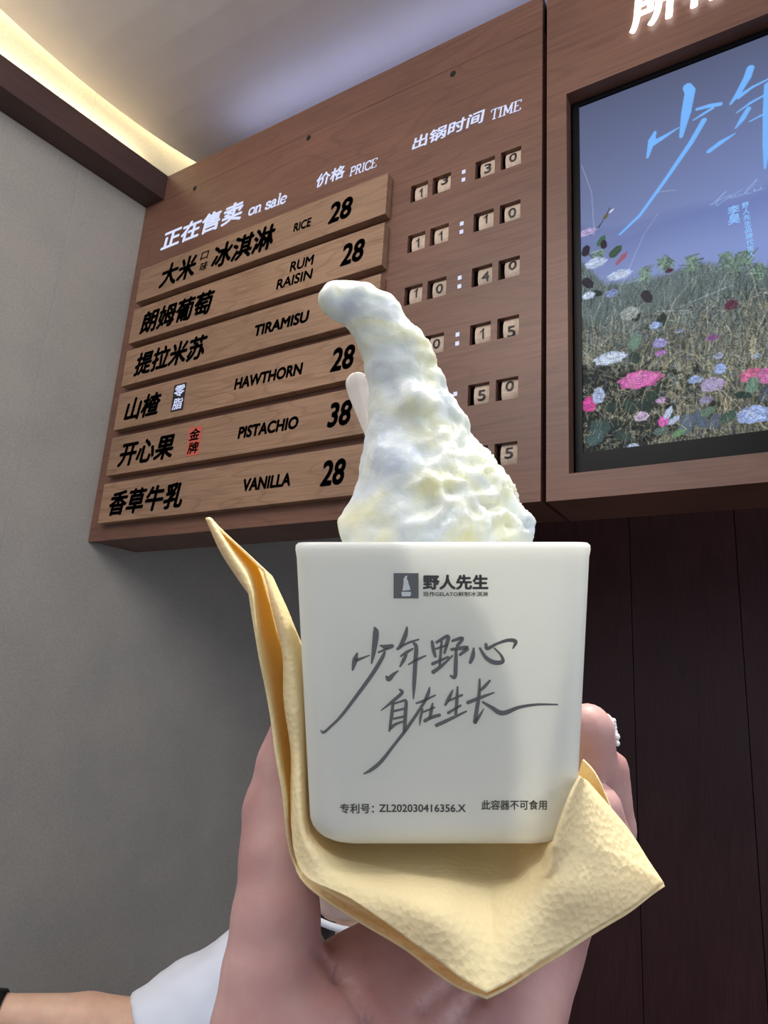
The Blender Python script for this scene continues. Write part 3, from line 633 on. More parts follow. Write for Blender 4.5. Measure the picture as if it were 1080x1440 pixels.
# ------------------------------------------------------------------ the cup
tl = math.radians(-3.6)
CU = UP*math.cos(tl)-FW*math.sin(tl); CB = FW*math.cos(tl)+UP*math.sin(tl)     # cup up, cup backward
HC, AT, AB = .0718, .0352, .0318
front_top = at(625.5, 762, .1575)
CO = front_top-CU*HC+CB*AT                                                    # centre of the cup base
def cup3(x, y, z): return CO+RT*x+CB*y+CU*z
def rsq(a, r, n=8):
    P = []
    for q, (sx, sy) in enumerate(((1,1),(-1,1),(-1,-1),(1,-1))):
        for k in range(n+1):
            t = math.pi/2*(q+k/n); P.append((sx*(a-r)+r*math.cos(t), sy*(a-r)+r*math.sin(t)))
    return P
cup = empty('gelato_cup', tuple(cup3(0, 0, 0)), 'square white plastic cup with grey calligraphy, held up in the hand', 'cup')
V = []; secs = []
rb = .0078
for k in range(9):
    t = math.pi/2*k/8; secs.append((AB-rb+rb*math.sin(t), rb-rb*math.cos(t)))
for z in np.linspace(.014, HC-.0035, 12): secs.append((AB+(AT-AB)*(z-rb)/(HC-rb), z))
secs += [(AT+.0001, HC-.0018), (AT+.00005, HC-.0007), (AT-.0005, HC-.0001), (AT-.0011, HC), (AT-.0017, HC-.0003), (AT-.0020, HC-.0012)]
for z in np.linspace(HC-.005, .010, 8): secs.append((AB+(AT-AB)*(z-rb)/(HC-rb)-.0019, z))
secs += [(AB-.005, .0035), (AB-.010, .0019)]
for a, z in secs:
    for x, y in rsq(a, min(a*.95, .0062)): V.append(cup3(x, y, z))
m_ = len(rsq(1, .1)); n_ = len(secs); Fc = grid_faces(n_, m_, True)+[tuple(range(m_))[::-1], tuple(range((n_-1)*m_, n_*m_))]
cup_body = mk('cup_body', V, Fc, M_cup, cup, True)
# printing lies on the front face
fn = np.cross(RT, (cup3(0, -AT, HC)-cup3(0, -AB, rb))); fn /= np.linalg.norm(fn); fp0 = cup3(0, -AT, HC)
if fn@FW > 0: fn = -fn
def face(px, py, off=.00012):
    d = ray(px, py); return CAM+d*(((fp0+fn*off)-CAM)@fn)/(d@fn)
def zc(l, ox, oy, k, wk=1.12): return [(ox+a/k, oy+b/k, w/k*wk) for a, b, w in l]
st1 = [[(578,130,10),(592,180,45),(575,330,35),(555,440,12)], [(435,350,14),(415,410,40),(395,495,16)], [(420,415,26),(480,392,18),(540,368,8)], [(625,285,10),(680,300,38),(735,290,30)], [(610,345,14),(690,312,22)],
 [(668,340,18),(640,400,30),(560,530,30),(430,710,27),(300,880,23),(210,970,20),(150,1020,22),(125,1000,6)],
 [(855,130,14),(840,200,34),(800,290,30),(770,318,20)], [(795,300,14),(870,262,18),(955,235,12)], [(908,262,18),(932,300,30),(925,420,32),(915,600,30),(908,738,10)], [(800,378,14),(850,345,24),(905,312,14)], [(850,360,20),(825,410,28),(795,465,14)],
 [(865,448,12),(940,405,20),(1015,372,12)], [(678,545,16),(700,570,38),(740,530,26),(780,500,10)],
 [(790,655,14),(812,685,26),(730,760,24),(635,835,8)], [(735,775,22),(725,880,26),(705,1010,16)], [(740,778,18),(800,760,16),(845,755,24),(842,850,28),(835,960,28),(830,1020,22)], [(745,840,18),(830,820,18)], [(740,905,18),(830,885,18)], [(712,985,28),(760,950,22),(830,925,14)],
 [(1045,640,12),(1030,700,28),(985,790,22),(850,990,26),(750,1120,22),(640,1260,28),(560,1330,28),(490,1370,12)], [(930,775,14),(1000,750,20),(1095,705,12)], [(985,820,16),(970,890,20),(960,965,6)]]
st2 = [[(95,560,12),(85,610,22),(75,670,18)], [(18,627,14),(110,590,12)], [(35,690,24),(80,665,24),(148,645,22)],
 [(240,465,10),(215,520,24),(185,575,16)], [(275,440,12),(270,540,22),(262,640,18)], [(205,545,14),(310,500,16)], [(205,632,20),(300,575,14)], [(118,722,24),(200,685,24),(340,618,12)],
 [(435,385,12),(430,500,22),(412,620,26),(400,700,26)], [(510,395,14),(470,440,22),(430,478,10)], [(345,557,24),(440,520,22),(540,483,10)], [(400,702,24),(435,650,18),(465,600,6)], [(455,550,14),(520,590,24),(600,632,32),(720,590,22),(850,570,16),(1000,570,10)],
 [(90,110,18),(100,170,24),(115,225,18)], [(120,122,18),(205,75,24),(195,140,24),(180,200,16)], [(115,168,14),(200,140,14)], [(160,110,16),(150,230,18),(145,300,14)], [(90,277,22),(210,225,16)], [(95,338,28),(160,290,22),(240,215,10)], [(235,110,18),(310,90,24),(270,150,20)], [(228,172,20),(345,160,28),(290,212,18)], [(265,170,18),(262,280,26),(255,372,24),(222,360,12)],
 [(392,160,12),(385,220,28),(365,270,20)], [(435,160,14),(480,230,24),(540,265,30),(600,260,26),(590,215,16),(540,160,10)], [(480,130,18),(490,165,24),(560,130,18),(640,105,22),(695,115,26),(675,165,10)]]
V, Fc = merge([ribbon(zc(s_, 430, 860, 6), face) for s_ in st1]+[ribbon(zc(s_, 590, 880, 5.143), lambda a, b: face(a, b, .00016)) for s_ in st2])
mk('calligraphy_print', V, Fc, M_print, cup)
def cup_text(body, x0, x1, y1, y0, bold, name='lettering_print'):
    V, Fc = fit_text(body, x0, x1, -y1, -y0, lambda a, b: face(a, -b), bold); mk(name, V, Fc, M_print, cup)
cup_text('野人先生', 594.5, 687, 829.5, 808, .045); cup_text('现作GELATO鲜制冰淇淋', 595, 686.5, 838.8, 832, .02)
cup_text('专利号：', 478, 526, 1144, 1130, .022); cup_text('ZL202030416356.X', 533, 655, 1142, 1131, .02); cup_text('此容器不可食用', 677, 769, 1139, 1125, .022)
V, Fc = [face(*p) for p in ((553.5,841.5),(588.6,841.5),(588.6,806),(553.5,806))], [(0,1,2,3)]
lg = mk('emblem', V, Fc, M_print, cup, label='grey square emblem with a pale swirl in a cup')
sw = [(175,275),(180,240),(186,200),(184,165),(200,138),(216,128),(222,142),(215,158),(228,180),(236,215),(246,240),(250,268)]; cpz = [(168,285),(252,285),(258,300),(250,328),(172,328),(164,300)]
parts = []
for pl_ in (sw, cpz):
    P = [(540+a/6.75, 790+b/6.75) for a, b in pl_]; parts.append(([face(*p, .0002) for p in P], [tuple(range(len(P)))[::-1]]))
V, Fc = merge(parts); mk('emblem_swirl', V, Fc, mat('pale_print', lin(214,218,220), .5), lg)

# ------------------------------------------------------------------ gelato
PX = .19/F
chain = [(476,426,21),(490,424,21),(508,430,25),(525,447,29),(540,470,34),(553,500,40),(567,540,43),(578,585,55),(585,630,68),(592,675,87),(606,715,103),(612,748,121),(615,790,128),(618,860,122)]
gpts = [(at(x, y, .193), r*PX) for x, y, r in chain]
lumps = [(462,424,13),(470,414,13),(508,414,14),(536,432,15),(545,452,14),(580,482,16),(592,500,14),(607,540,16),(628,575,17),(640,600,16),(648,632,15),(655,655,16),(668,690,20),(690,712,22),(712,735,24),(724,750,15),(500,735,20),(493,745,13),(600,600,26),(560,650,30),(640,700,30),(585,560,20)]
lp = [(at(x, y, .193-(.012 if 500 < x < 600 and y > 540 else .004)), r*PX) for x, y, r in lumps]
inner_lim = AT-.0042
def f_ice(P):
    d = None
    for (a, ra), (b, rb_) in zip(gpts[:-1], gpts[1:]):
        s = sdf_seg(P, a, b, ra, rb_); d = s if d is None else smin(d, s, .004)
    for c, r in lp: d = smin(d, np.linalg.norm(P-c, axis=-1)-r, .004)
    Q = P-CO; x = Q@RT; y = Q@CB; z = Q@CU
    lim = AB-.0045+(AT-AB)*np.clip(z/HC, 0, 1)
    boxd = np.maximum(np.maximum(np.abs(x), np.abs(y))-lim, .004-z)
    return np.where(z < HC+.001, np.maximum(d, boxd), np.maximum(d, np.maximum(np.abs(x), np.abs(y))-lim-np.clip((z-HC)*3, 0, .05)-.0005))
lo = np.min([p-r for p, r in gpts], 0)-.004; hi = np.max([p+r for p, r in gpts], 0)+.004
V, Fc = nets(f_ice, lo, hi, .0009)
Nn = vnormals(V, Fc)
out = []
for p, nn in zip(V, Nn):
    v = Vector(p); up_ = float((p-CO)@CU); sx = float((p-CO)@RT); k = min(1, max(0, (up_-HC)/.004)); right = min(1, max(.08, .36+sx*34+max(0, .03-(up_-HC))*14))
    wv_ = v+mnoise.noise_vector(v*90)*.004; a = mnoise.fractal(v*120, 1, 2, 3)*.0010+(1-abs(mnoise.noise(wv_*170))*2.2)*.0022*right-.0012*right+(.5-abs(mnoise.noise(wv_*420)))*.0012*right+mnoise.noise(v*800)*.0004*right
    out.append(p+nn*a*k)
ice = mk('gelato', out, Fc, M_ice, None, True, loc=tuple(cup3(0, 0, .004)))
props(ice, 'tall pale cream gelato peak in the white cup, its tip bent over to the left', 'ice cream')

# clear spoon, handle up, stuck in the gelato behind its left side
sp_pts = [(500,540,19),(503,530,19.5),(504,553,17.5),(509,575,14.5),(515,600,10.5),(522,630,8),(535,680,7),(560,760,7)]
def spoon():
    n = 22; V = []; prof = [(489,541,0)]
    A_, B_2 = np.array([503.5, 541.]), np.array([560., 760.])
    ax_ = (B_2-A_)/np.linalg.norm(B_2-A_); nx = np.array([-ax_[1], ax_[0]])*-1
    L = np.linalg.norm(B_2-A_); st = []
    for k in range(10): t = math.pi/2*k/9; st.append((-17*math.cos(t), 17.2*math.sin(t)))
    st += [(15,16.5),(30,14.5),(50,11.5),(70,8.8),(100,7.5),(150,7),(L,7)]
    rows_ = []
    for s_, w in st:
        w = max(w, .8); c_ = A_+ax_*s_
        for (u, dz) in ((-1,0),(-1,-.0011),(-.84,-.0011),(-.80,-.0003),(0,-.0001),(.80,-.0003),(.84,-.0011),(1,-.0011),(1,0),(0,.0006)):
            p = c_+nx*w*u*-1; dd = .206+s_*2.0e-5; V.append(at(p[0], p[1], dd)+FW*dz)
    m2 = 10; Fc = grid_faces(len(st), m2, True)+[tuple(range(m2))[::-1], tuple(range((len(st)-1)*m2, len(st)*m2))]
    return V, Fc
V, Fc = spoon()
sp = mk('spoon', V, Fc, M_spoon, None, False, loc=tuple(at(515, 600, .207)))
props(sp, 'clear plastic spoon with its rounded handle end up, stuck in the gelato', 'spoon')

# ------------------------------------------------------------------ napkin: two plies folded around the cup
Bst = [[(294,731,.192),(296,732,.193),(298,733,.194),(299,734,.195),(301,735,.196)],
 [(337,770,.1900),(341,773,.192),(344,776,.196),(347,780,.200),(350,784,.205)],
 [(371,803,.189),(374,804,.191),(377,806,.197),(381,810,.203),(384,815,.21)],
 [(385,862,.187),(393,862,.185),(402,864,.189),(408,872,.20),(413,880,.215)],
 [(398,922,.184),(406,921,.182),(414,922,.184),(420,925,.195),(430,930,.218)],
 [(400,985,.181),(412,985,.178),(422,985,.180),(427,988,.19),(436,990,.216)],
 [(410,1060,.177),(418,1060,.174),(425,1060,.176),(430,1062,.186),(440,1065,.214)],
 [(409,1120,.173),(419,1120,.168),(427,1120,.170),(433,1125,.181),(447,1130,.21)],
 [(412,1170,.168),(425,1168,.163),(434,1166,.166),(441,1168,.176),(470,1125,.212)],
 [(417,1206,.163),(440,1203,.160),(455,1196,.164),(468,1194,.174),(500,1115,.212)],
 [(434,1234,.158),(465,1225,.156),(485,1212,.162),(505,1202,.173),(530,1100,.214)],
 [(495,1263,.152),(520,1245,.152),(535,1224,.159),(548,1206,.172),(560,1092,.215)],
 [(545,1299,.147),(565,1264,.149),(577,1234,.157),(587,1210,.171),(600,1090,.216)],
 [(598,1337,.143),(612,1285,.146),(620,1246,.155),(626,1214,.170),(630,1090,.216)],
 [(650,1378,.139),(655,1305,.144),(656,1255,.154),(656,1216,.170),(655,1090,.216)],
 [(684,1396,.137),(690,1318,.143),(692,1260,.153),(692,1217,.169),(690,1090,.216)],
 [(735,1367,.141),(725,1303,.144),(722,1252,.153),(722,1215,.169),(715,1090,.216)],
 [(800,1328,.147),(765,1287,.147),(750,1247,.152),(743,1210,.164),(738,1092,.215)],
 [(868,1288,.153),(820,1256,.150),(780,1232,.150),(766,1212,.1560),(750,1105,.210)],
 [(933,1243,.160),(868,1205,.157),(812,1188,.152),(777,1190,.1490),(800,1172,.178)],
 [(912,1212,.163),(858,1170,.160),(815,1152,.154),(790,1150,.1500),(812,1145,.178)],
 [(880,1163,.166),(846,1134,.163),(818,1120,.157),(803,1116,.1515),(822,1122,.176)],
 [(826,1100,.167),(822,1097,.166),(819,1095,.160),(815,1092,.1560),(824,1104,.172)]]
Ast = [[(290,728,.1905),(293,728,.1895),(297,730,.194),(299,733,.1965)],
 [(311,776,.190),(322,774,.188),(336,774,.200),(347,786,.207)],
 [(334,812,.1885),(345,806,.187),(362,800,.207),(378,812,.213)],
 [(351,835,.187),(355,831,.186),(380,850,.210),(398,862,.217)],
 [(358,880,.185),(361,878,.184),(388,900,.207),(408,905,.219)],
 [(367,930,.183),(370,929,.182),(398,940,.203),(418,940,.220)],
 [(380,1000,.180),(383,999,.179),(405,1000,.198),(426,1000,.219)],
 [(388,1060,.176),(391,1059,.175),(410,1062,.193),(430,1062,.217)],
 [(398,1120,.172),(401,1119,.171),(414,1120,.186),(434,1125,.213)],
 [(404,1172,.168),(407,1171,.167),(424,1176,.180),(455,1110,.217)],
 [(411,1212,.164),(416,1210,.163),(440,1212,.174),(490,1120,.216)],
 [(425,1240,.160),(432,1238,.159),(470,1232,.168),(515,1115,.217)],
 [(452,1262,.1565),(462,1258,.156),(505,1246,.165),(540,1112,.217)],
 [(502,1294,.152),(512,1287,.152),(550,1262,.164),(570,1110,.217)],
 [(558,1328,.1475),(568,1316,.148),(598,1275,.162),(605,1110,.217)],
 [(613,1368,.143),(620,1352,.144),(635,1288,.160),(635,1110,.217)],
 [(650,1390,.1395),(655,1372,.141),(665,1295,.159),(660,1110,.217)],
 [(684,1401,.1375),(686,1382,.140),(695,1298,.158),(692,1110,.217)],
 [(740,1373,.1420),(738,1355,.144),(725,1295,.159),(718,1110,.217)],
 [(805,1333,.148),(800,1318,.150),(760,1280,.160),(742,1110,.217)],
 [(870,1293,.154),(860,1280,.156),(795,1255,.163),(762,1115,.214)],
 [(934,1247,.1612),(920,1236,.162),(850,1215,.168),(790,1178,.196)],
 [(880,1180,.169),(870,1180,.170),(850,1180,.173),(810,1160,.190)],
 [(842,1096,.172),(838,1100,.173),(828,1108,.177),(812,1120,.189)],
 [(820,1068,.176),(818,1075,.177),(815,1085,.180),(806,1100,.188)]]
def crm(a, b, c, d, t): return 0.5*((2*b)+(c-a)*t+(2*a-5*b+4*c-d)*t*t+(3*b-a-3*c+d)*t**3)
def sheet(S, su=8, sv=8, corner=()):
    S = np.array(S, float); n, m_, _ = S.shape
    rows_ = []
    for i in range(n-1):
        a, b, c, d = S[max(i-1, 0)], S[i], S[i+1], S[min(i+2, n-1)]
        if i in corner: a = 2*b-c
        if i+1 in corner: d = 2*c-b
        for t in np.linspace(0, 1, su, endpoint=False): rows_.append(crm(a, b, c, d, t))
    rows_.append(S[-1]); R_ = np.array(rows_)
    cols = []
    for j in range(m_-1):
        a, b, c, d = R_[:, max(j-1, 0)], R_[:, j], R_[:, j+1], R_[:, min(j+2, m_-1)]
        for t in np.linspace(0, 1, sv, endpoint=False): cols.append(crm(a, b, c, d, t))
    cols.append(R_[:, -1]); R_ = np.array(cols).transpose(1, 0, 2)
    V = []
    for i in range(R_.shape[0]):
        for j in range(R_.shape[1]):
            p = at(*R_[i, j]); w_ = min(1, i/20)*min(1, (R_.shape[0]-1-i)/20)
            V.append(p+FW*mnoise.noise(Vector(p)*90)*.0009*w_)
    return V, grid_faces(R_.shape[0], R_.shape[1])
for i in range(9, 19):                          # soft undulations across the front of the upper ply
    w_ = math.sin(i*1.35)*.0022; Bst[i] = [(a, b, c+w_*k) for (a, b, c), k in zip(Bst[i], (0, .8, 1, .3, 0))]
napkin = empty('napkin', tuple(at(620, 1200, .18)), 'cream yellow paper napkin folded around the base of the white cup', 'napkin')
V, Fc = sheet(Bst, corner=(2, 15, 19)); o = mk('upper_ply', V, Fc, M_nap, napkin, True)
sd = o.modifiers.new('thickness', 'SOLIDIFY'); sd.thickness = .0006; sd.offset = 0
for i in range(9, 19):                          # the lower ply hangs back in the shade of the upper one
    q = min(1, (i-8)/2, (19-i)/2); Ast[i] = [(a, b, c+dz*q) for (a, b, c), dz in zip(Ast[i], (.006, .008, .004, 0))]
V, Fc = sheet(Ast, corner=(3, 17, 21)); o = mk('lower_ply', V, Fc, M_nap, napkin, True)
sd = o.modifiers.new('thickness', 'SOLIDIFY'); sd.thickness = .0006; sd.offset = 0

# ------------------------------------------------------------------ the hand holding the cup (left hand, palm towards the viewer)
def A3(t): return at(*t)
HK = .0045
def chainf(P, pts, k=.003):
    d = None
    for (a, ra), (b, rb_) in zip(pts[:-1], pts[1:]):
        s = sdf_seg(P, a, b, ra, rb_); d = s if d is None else smin(d, s, k)
    return d
def H(l): return [(at(x, y, z), r) for x, y, z, r in l]
thumb = H([(423,1015,.201,.0082),(408,1075,.199,.0092),(397,1140,.196,.0108),(392,1200,.189,.0103),(388,1290,.181,.0112),(384,1370,.176,.0128),(384,1450,.172,.0155),(430,1560,.170,.020),(520,1700,.168,.024)])
palm = [H([(455,1450,.176,.0165),(560,1460,.182,.0185),(660,1450,.188,.0170)]), H([(510,1412,.188,.0145),(600,1352,.200,.0155),(720,1320,.205,.0150)]), H([(706,1450,.180,.0155),(748,1330,.192,.0135),(800,1230,.205,.0115)]),
        H([(440,1430,.181,.0115),(505,1388,.190,.0125),(570,1345,.202,.0130)]), H([(520,1600,.172,.026),(640,1600,.176,.024)]), H([(560,1640,.170,.028),(560,1900,.165,.029),(540,2500,.150,.034)]), H([(610,1450,.188,.019),(650,1340,.204,.016)])]
def LC(x, y, z): return CAM+RT*x+UP*(-y)+FW*z
fing = [[(LC(.004,.098,.222),.0105),(LC(.006,.088,.250),.0092),(LC(.008,.062,.262),.0085),(LC(.010,.040,.258),.0078)],
        [(LC(.030,.098,.224),.0105),(LC(.058,.098,.236),.0092),(at(838,1125,.206),.0080),(at(827,1024,.197),.0071)],
        [(LC(.046,.097,.216),.0102),(LC(.070,.099,.218),.0080),(at(860,1165,.208),.0070),(at(857,1081,.205),.0058)],
        [(LC(.050,.098,.205),.0100),(LC(.062,.100,.198),.0080),(at(852,1185,.190),.0072),(at(840,1135,.187),.0066)]]
creases = [[(455,1345,.166,.0012),(478,1372,.166,.0014),(520,1440,.162,.0012),(545,1500,.158,.001)], [(640,1440,.1675,.0012),(672,1400,.176,.0014),(740,1340,.180,.001)], [(595,1420,.168,.001),(650,1372,.180,.0012),(700,1330,.188,.001)]]
def f_hand(P):
    d = chainf(P, thumb)
    dp = chainf(P, palm[0])
    for q in palm[1:]: dp = smin(dp, chainf(P, q), .008)
    d = smin(d, dp, .006)
    for fg in fing: d = smin(d, chainf(P, fg, .002), .0022)
    return d
pts_all = [p for p, r in thumb+sum(palm, [])+sum(fing, [])]
lo = np.array([min(p[i] for p in pts_all) for i in range(3)])-.02; hi = np.array([max(p[i] for p in pts_all) for i in range(3)])+.02
lo2 = lo.copy(); hv = .0016
# restrict the fine grid to the hand itself; the forearm end is cut by its own cap
V, Fc = nets(f_hand, lo-.016, hi+.016, hv*1.25)
for _ in range(1): pass
Nn = vnormals(V, Fc)
cl = [H(c_) for c_ in creases]
out = V.copy()
for c_ in cl:
    for (a, ra), (b, rb_) in zip(c_[:-1], c_[1:]):
        a2 = a-CAM; b2 = b-CAM
        # crease: press in near the line where it meets the skin
        ab = b2/ b2@FW if False else None
        U_ = (V-CAM); dpt = U_@FW; sx = U_@RT/dpt; sy = U_@UP/dpt
        A_ = np.array([a2@RT/(a2@FW), a2@UP/(a2@FW)]); B_2 = np.array([b2@RT/(b2@FW), b2@UP/(b2@FW)])
        Q = np.stack([sx, sy], -1)-A_; L_ = B_2-A_; t = np.clip(Q@L_/(L_@L_), 0, 1); dist = np.linalg.norm(Q-t[:, None]*L_, axis=1)*dpt
        near = (Nn@FW < -.1) & (dpt < .21)
        out -= Nn*(np.exp(-(dist/.0018)**2)*.0017*near)[:, None]
hand = empty('hand', tuple(at(600, 1440, .18)), 'left hand holding the cup and napkin up, fingertips showing right of the cup', 'hand')
hm = mk('hand_skin', out, Fc, M_skin, hand, True)
# fingernail with small white gems on the topmost fingertip (outer side)
tip, dip = fing[1][3][0], fing[1][2][0]; dirn = (tip-dip)/np.linalg.norm(tip-dip)
M_nail = mat('nail_gloss', lin(236,196,190), .15); M_gem = mat('white_gem', lin(250,246,250), .12)
def nail(tip, dirn, side, r, gems):
    side = side-dirn*(side@dirn); side /= np.linalg.norm(side); cr = np.cross(dirn, side); V = []
    for i in range(7):
        for j in range(7):
            u = (i/6-.5)*2; v_ = (j/6-.5)*2; w_ = .55*math.sqrt(max(.15, 1-.7*abs(u)**3))
            V.append(tip+dirn*(u*r*.62-.0028)+cr*(math.sin(v_*w_)*r*.97)+side*(math.cos(v_*w_)*r*1.04))
    n_ = mk('fingernail', V, grid_faces(7, 7), M_nail, hand, True); s_ = n_.modifiers.new('t', 'SOLIDIFY'); s_.thickness = .0006
    if gems:
        parts = []
        for (u, v_, q) in ((-.6,.35,.0013),(-.25,.45,.0012),(-.25,.0,.0011),(.1,.5,.0012),(.45,.4,.0009),(.75,.35,.0008),(-.8,.0,.0009)):
            c0 = tip+dirn*(u*r*.62-.0028)+cr*(math.sin(v_*.62-.25)*r*1.05)+side*(math.cos(v_*.62-.25)*r*1.08); vs = []; 
            for i in range(5):
                for j in range(8):
                    a_, b2 = math.pi*i/4, 2*math.pi*j/8; vs.append(c0+q*np.array([math.sin(a_)*math.cos(b2), math.sin(a_)*math.sin(b2), math.cos(a_)]))
            parts.append((vs, grid_faces(5, 8, True)))
        V, Fc = merge(parts); mk('nail_gems', V, Fc, M_gem, n_, True, label='small white gems set on the nail')
nail(tip, dirn, RT*1.0+FW*.15, .0071, True)
tip2, dip2 = fing[2][3][0], fing[2][2][0]; nail(tip2, (tip2-dip2)/np.linalg.norm(tip2-dip2), RT*.3+FW*.95, .0050, False)

# ------------------------------------------------------------------ the person behind, arm stretched to the left
PD = 1.2
sh = at(378, 1350, 1.20); el = at(205, 1446, 1.13); wr = at(-14, 1424, 1.09); hd = at(-95, 1405, 1.08)
hc = at(520, 1200, 1.24)                                        # head centre
HX = np.cross(np.array([0,0,1.]), (CAM-hc)*np.array([1,1,0])); HX /= np.linalg.norm(HX); HZ = np.array([0,0,1.]); HF = np.cross(HX, HZ)   # HX: viewer's right... HF: facing
if HF@(CAM-hc) < 0: HF = -HF
if HX@RT < 0: HX = -HX
neck = hc-HZ*.125-HF*.012; ch_ = hc-HZ*.30-HF*.02; pel = np.array([ch_[0], ch_[1], .86])-HF*.02
sR = ch_+HX*.15+HZ*.06; sL = ch_-HX*.14+HZ*.01
floorz = 0.0
knee = [pel+HX*s*.10+np.array([0,0,-.42])+HF*.02 for s in (-1, 1)]; ank = [np.array([k[0], k[1], .08])-HF*.03 for k in knee]
TA = math.radians(32); hX = HX*math.cos(TA)+HF*math.sin(TA); hF = HF*math.cos(TA)-HX*math.sin(TA); RA = math.radians(24); hX, hZ = hX*math.cos(RA)-HZ*math.sin(RA), HZ*math.cos(RA)+hX*math.sin(RA)     # the head turns to the viewer's left
def f_head(P):
    Q = P-hc; x = Q@hX; y = Q@hF; z = Q@hZ
    def ell(cx, cy, cz, a, b, c): 
        r_ = np.sqrt(((x-cx)/a)**2+((y-cy)/b)**2+((z-cz)/c)**2); return (r_-1)*min(a, b, c)
    d = ell(0, -.01, .025, .075, .090, .085); d = smin(d, ell(0, .018, -.045, .058, .066, .066), .02)
    d = smin(d, ell(0, .055, -.095, .022, .020, .016), .02)
    d = smin(d, ell(0, .088, -.022, .010, .014, .016), .010); d = smin(d, ell(0, .080, .002, .007, .012, .02), .008)
    d = smin(d, ell(0, .077, -.055, .022, .010, .006), .006); d = smin(d, ell(0, .075, -.066, .018, .010, .006), .005)
    for s_ in (-1, 1):
        d = smin(d, ell(s_*.074, -.008, -.015, .007, .014, .028), .006); e_ = ell(s_*.029, .084, .008, .014, .012, .0065); d = np.maximum(d, -e_)
    return d
def f_body(P):
    d = f_head(P)
    d = smin(d, sdf_seg(P, neck+HZ*.04, neck-HZ*.07, .050, .058), .02)
    tor = smin(sdf_seg(P, ch_-HX*.07, ch_+HX*.07, .095, .095), sdf_seg(P, pel-HX*.05, pel+HX*.05, .11, .11), .06)
    tor = smin(tor, sdf_seg(P, ch_, pel, .10, .095), .05); d = smin(d, tor, .03)
    d = smin(d, sdf_seg(P, sR-HX*.12, sR, .06, .056), .04); d = smin(d, sdf_seg(P, sL+HX*.10, sh, .050, .046), .025)
    d = smin(d, sdf_seg(P, sh, el, .046, .041), .012); d = smin(d, sdf_seg(P, el, el*.6+wr*.4, .040, .041), .01); d = smin(d, sdf_seg(P, el*.6+wr*.4, wr, .040, .026), .01)
    eR = sR+np.array([0,0,-.27])+HX*.05; wR = eR+np.array([0,0,-.16])+HF*.17
    d = smin(d, sdf_seg(P, sR, eR, .05, .038), .02); d = smin(d, sdf_seg(P, eR, wR, .038, .026), .01); d = smin(d, sdf_seg(P, wR, wR+HF*.07-HZ*.02, .028, .02), .01)
    d = smin(d, sdf_seg(P, wr, hd, .028, .024), .01)
    for i, s_ in enumerate((-1, 1)):
        d = smin(d, sdf_seg(P, pel+HX*s_*.09, knee[i], .085, .055), .03); d = smin(d, sdf_seg(P, knee[i], ank[i], .055, .036), .02); d = smin(d, sdf_seg(P, ank[i]-HZ*.04, ank[i]-HZ*.045+HF*.14, .034, .028), .02)
    return d
bp = np.array([hc+HZ*.13, sR+HX*.15, hd-HX*.05, ank[0]-HZ*.09, ank[1]+HF*.2, wr, sh, hc-HF*.15, hc+HF*.15, sR+HF*.32])
lo, hi = bp.min(0)-.06, bp.max(0)+.06; lo[2] = -.0
person = empty('person', (float(pel[0]), float(pel[1]), 0.0), 'person in a loose white short-sleeved shirt behind the hand, arm stretched out to the left', 'person')
V, Fc = nets(f_body, lo, hi, .0095); mk('body', V, Fc, M_skin2, person, True)
# fingers of the outstretched hand lie outside the frame but are built all the same
fd = (hd-wr)/np.linalg.norm(hd-wr); fs = np.cross(fd, HF); fs /= np.linalg.norm(fs)
parts = []
def f_fing(P):
    d = sdf_seg(P, wr+fd*.03, hd, .024, .026)
    for q, L_ in ((-1.5,.06),(-.5,.075),(.5,.08),(1.5,.068)): d = smin(d, sdf_seg(P, hd+fs*q*.015, hd+fs*q*.019+fd*L_, .009, .0075), .004)
    return smin(d, sdf_seg(P, wr+fd*.03+fs*.02, hd+fs*.055+fd*.01, .011, .009), .006)
V, Fc = nets(f_fing, np.minimum(wr, hd)-.13, np.maximum(wr, hd)+.13, .004); mk('hand', V, Fc, M_skin2, person, True)
def f_shirt(P):
    cuff = el+(el-sh)*.04
    d = smin(sdf_seg(P, ch_-HX*.07, ch_+HX*.07, .115, .115), sdf_seg(P, pel-HX*.06-HZ*.02, pel+HX*.06-HZ*.02, .145, .145), .06); d = smin(d, sdf_seg(P, ch_, pel, .13, .135), .05)
    d = smin(d, sdf_seg(P, sR-HX*.12, sR, .074, .072), .05); d = smin(d, sdf_seg(P, sL+HX*.08, sh, .074, .074), .035)
    ax_ = (cuff-sh)/np.linalg.norm(cuff-sh); d = smin(d, np.maximum(sdf_seg(P, sh, cuff+ax_*.05, .074, .056), (P-cuff)@ax_), .02)
    eR = sR+np.array([0,0,-.22])+HX*.04; d = smin(d, sdf_seg(P, sR, eR, .07, .062), .03)
    d = np.maximum(d, -(P[..., 2]-(pel[2]-.10)))
    d = smin(d, sdf_seg(P, neck-HZ*.075, ch_, .080, .115), .03)
    d = np.maximum(d, .064-sdf_seg(P, neck+HZ*.0, hc, 0, 0)*1.0)
    return d
V, Fc = nets(f_shirt, lo, hi, .0095); Nn = vnormals(V, Fc)
ax_ = (el-sh)/np.linalg.norm(el-sh)
out = []
for p, nn in zip(V, Nn):
    v = Vector(p); t = float((p-sh)@ax_); w_ = mnoise.noise(Vector((v.x*9+v.z*14, v.y*9, v.z*9-v.x*5)))*.011+mnoise.noise(v*34)*.003
    out.append(p+nn*w_)
mk('shirt', out, Fc, M_shirt, person, True)
